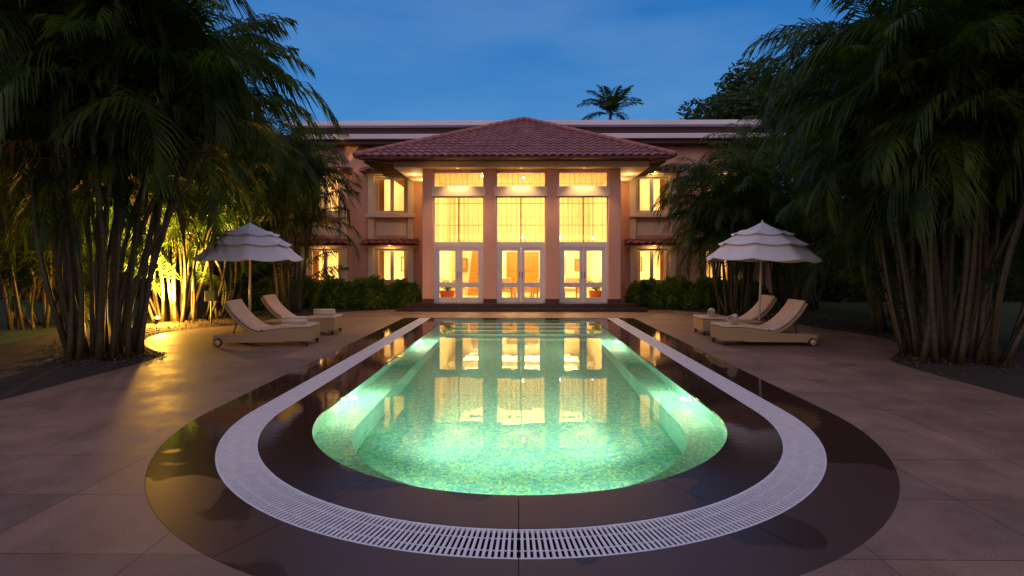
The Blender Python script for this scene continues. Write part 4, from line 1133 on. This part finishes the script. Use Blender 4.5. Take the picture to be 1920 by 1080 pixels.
rolled_towel(4.72, 12.9, 1.2, 'rolled towel on the foot of the rear right lounger', .42, .095)

def side_table(x, y, label):
    t = thing('side_table', label, 'side table', (x, y, 0), 0, 'wicker side tables between the loungers')
    MB().box(-.33, .33, -.24, .24, .375, .415).build('tabletop', M['wicker'], t, bevel=.012)
    MB().box(-.29, .29, -.20, .20, .30, .375).build('apron', M['wicker'], t, bevel=.008)
    for sx in (-1, 1):
        for sy in (-1, 1): MB().box(sx * .26 - .02, sx * .26 + .02, sy * .17 - .02, sy * .17 + .02, 0, .30).build('leg', M['wicker'], t)
side_table(-5.55, 12.15, 'low wicker side table between the two left loungers')
side_table(5.20, 12.2, 'low wicker side table between the two right loungers')

# ------------------------------------------------------------------ sunshades
def make_umbrella():
    t = thing('sunshade', 'x', 'umbrella')
    MB().lathe([(.001, 0), (.26, 0), (.27, .02), (.25, .05), (.06, .07), (.05, .16), (.03, .17), (.001, .17)], 24).build('base', M['darkmetal'], t, True)
    MB().tube([(0, 0, .15), (0, 0, 2.62)], .024, 14).build('pole', M['pole'], t, True)
    def tier(r0, z0, r1, z1, val):
        mb = MB(); seg = 8; sub = 8; rows = 7; n = seg * sub
        for i in range(rows + 1):
            f = i / rows; r = r0 + (r1 - r0) * f; z = z0 + (z1 - z0) * f - .035 * math.sin(PI * f)
            for j in range(n):
                a = 2 * PI * j / n + R(12); k = (j % sub) / sub; scal = math.cos(PI / seg) / math.cos((k - .5) * 2 * PI / seg)
                sag = math.sin(PI * k) * .028 * f
                mb.v.append((r * scal * math.cos(a), r * scal * math.sin(a), z - sag + (.0 if i < rows else 0)))
        for i in range(rows):
            for j in range(n): mb.f.append((i * n + j, i * n + (j + 1) % n, (i + 1) * n + (j + 1) % n, (i + 1) * n + j))
        b = rows * n; b2 = len(mb.v)                    # valance with a scalloped hem
        for j in range(n):
            x_, y_, z_ = mb.v[b + j]; k = (j % sub) / sub; mb.v.append((x_ * 1.012, y_ * 1.012, z_ - val * (.55 + .45 * math.sin(PI * k))))
        for j in range(n): mb.f.append((b + j, b + (j + 1) % n, b2 + (j + 1) % n, b2 + j))
        return mb
    tier(.02, 2.70, .68, 2.43, .035).build('canopy_tier', M['canvas'], t, True)
    tier(.50, 2.50, .96, 2.20, .035).build('canopy_tier', M['canvas'], t, True)
    tier(.76, 2.30, 1.23, 1.86, .05).build('canopy_tier', M['canvas'], t, True)
    MB().lathe([(.001, .07), (.02, .06), (.028, .03), (.02, 0), (.001, 0)], 12, (0, 0, 2.685)).build('finial', M['pole'], t, True)
    for k in range(8):
        a = 2 * PI * k / 8 + R(12); c, s = math.cos(a), math.sin(a)
        MB().bar((.03 * c, .03 * s, 2.60), (1.19 * c, 1.19 * s, 1.87), .014).build('rib', M['pole'], t)
    return t
um = make_umbrella()
tag(um, 'three-tier white sunshade on the left, partly behind palm fronds', 'umbrella', 'tiered sunshades by the loungers'); um.location = (-6.37, 12.35, 0); um.rotation_euler = (0, 0, .2); um.scale = (.95, .95, 1)
u2 = copy_tree(um); tag(u2, 'three-tier white sunshade on the right, its pole slightly tilted', 'umbrella', 'tiered sunshades by the loungers')
u2.scale = (1, 1, 1); u2.location = (5.60, 12.3, 0); u2.rotation_euler = (0, R(1.8), 0)

# ------------------------------------------------------------------ garden lamp and small green box
t = thing('garden_spotlight', 'glowing garden spotlight on the bed at the foot of the left palms', 'spotlight', (-10.0, 14.35, 0), 0)
MB().tube([(0, 0, -.05), (0, 0, .10)], .018, 8).build('spike', M['darkmetal'], t)
MB().tube([(0, -.05, .10), (-.01, .06, .22)], [.06, .085], 16).build('housing', M['darkmetal'], t, True)
MB().tube([(-.01, .061, .221), (-.012, .068, .229)], [.07, .07], 16).build('lens', emis('spotlight_lens', (1, .72, .25), 25), t, True)
point('garden_spot_glow', (-10.0, 14.45, .42), 700, (1, .47, .06), .12)
spot('garden_spot_beam', (-10.0, 14.5, .40), (-10.9, 16.4, 4.4), 13000, (1, .58, .11), 92)
t = thing('green_box', 'small green utility box on a dark post beside the left paving', 'utility box', (-8.62, 14.6, 0), 0)
MB().tube([(0, 0, -.1), (0, 0, .70)], .022, 8).build('post', M['darkmetal'], t)
MB().box(-.15, .15, -.08, .08, .68, .98).build('box', pm('green_enamel', (.05, .10, .04), None, 5, .5), t, bevel=.015)
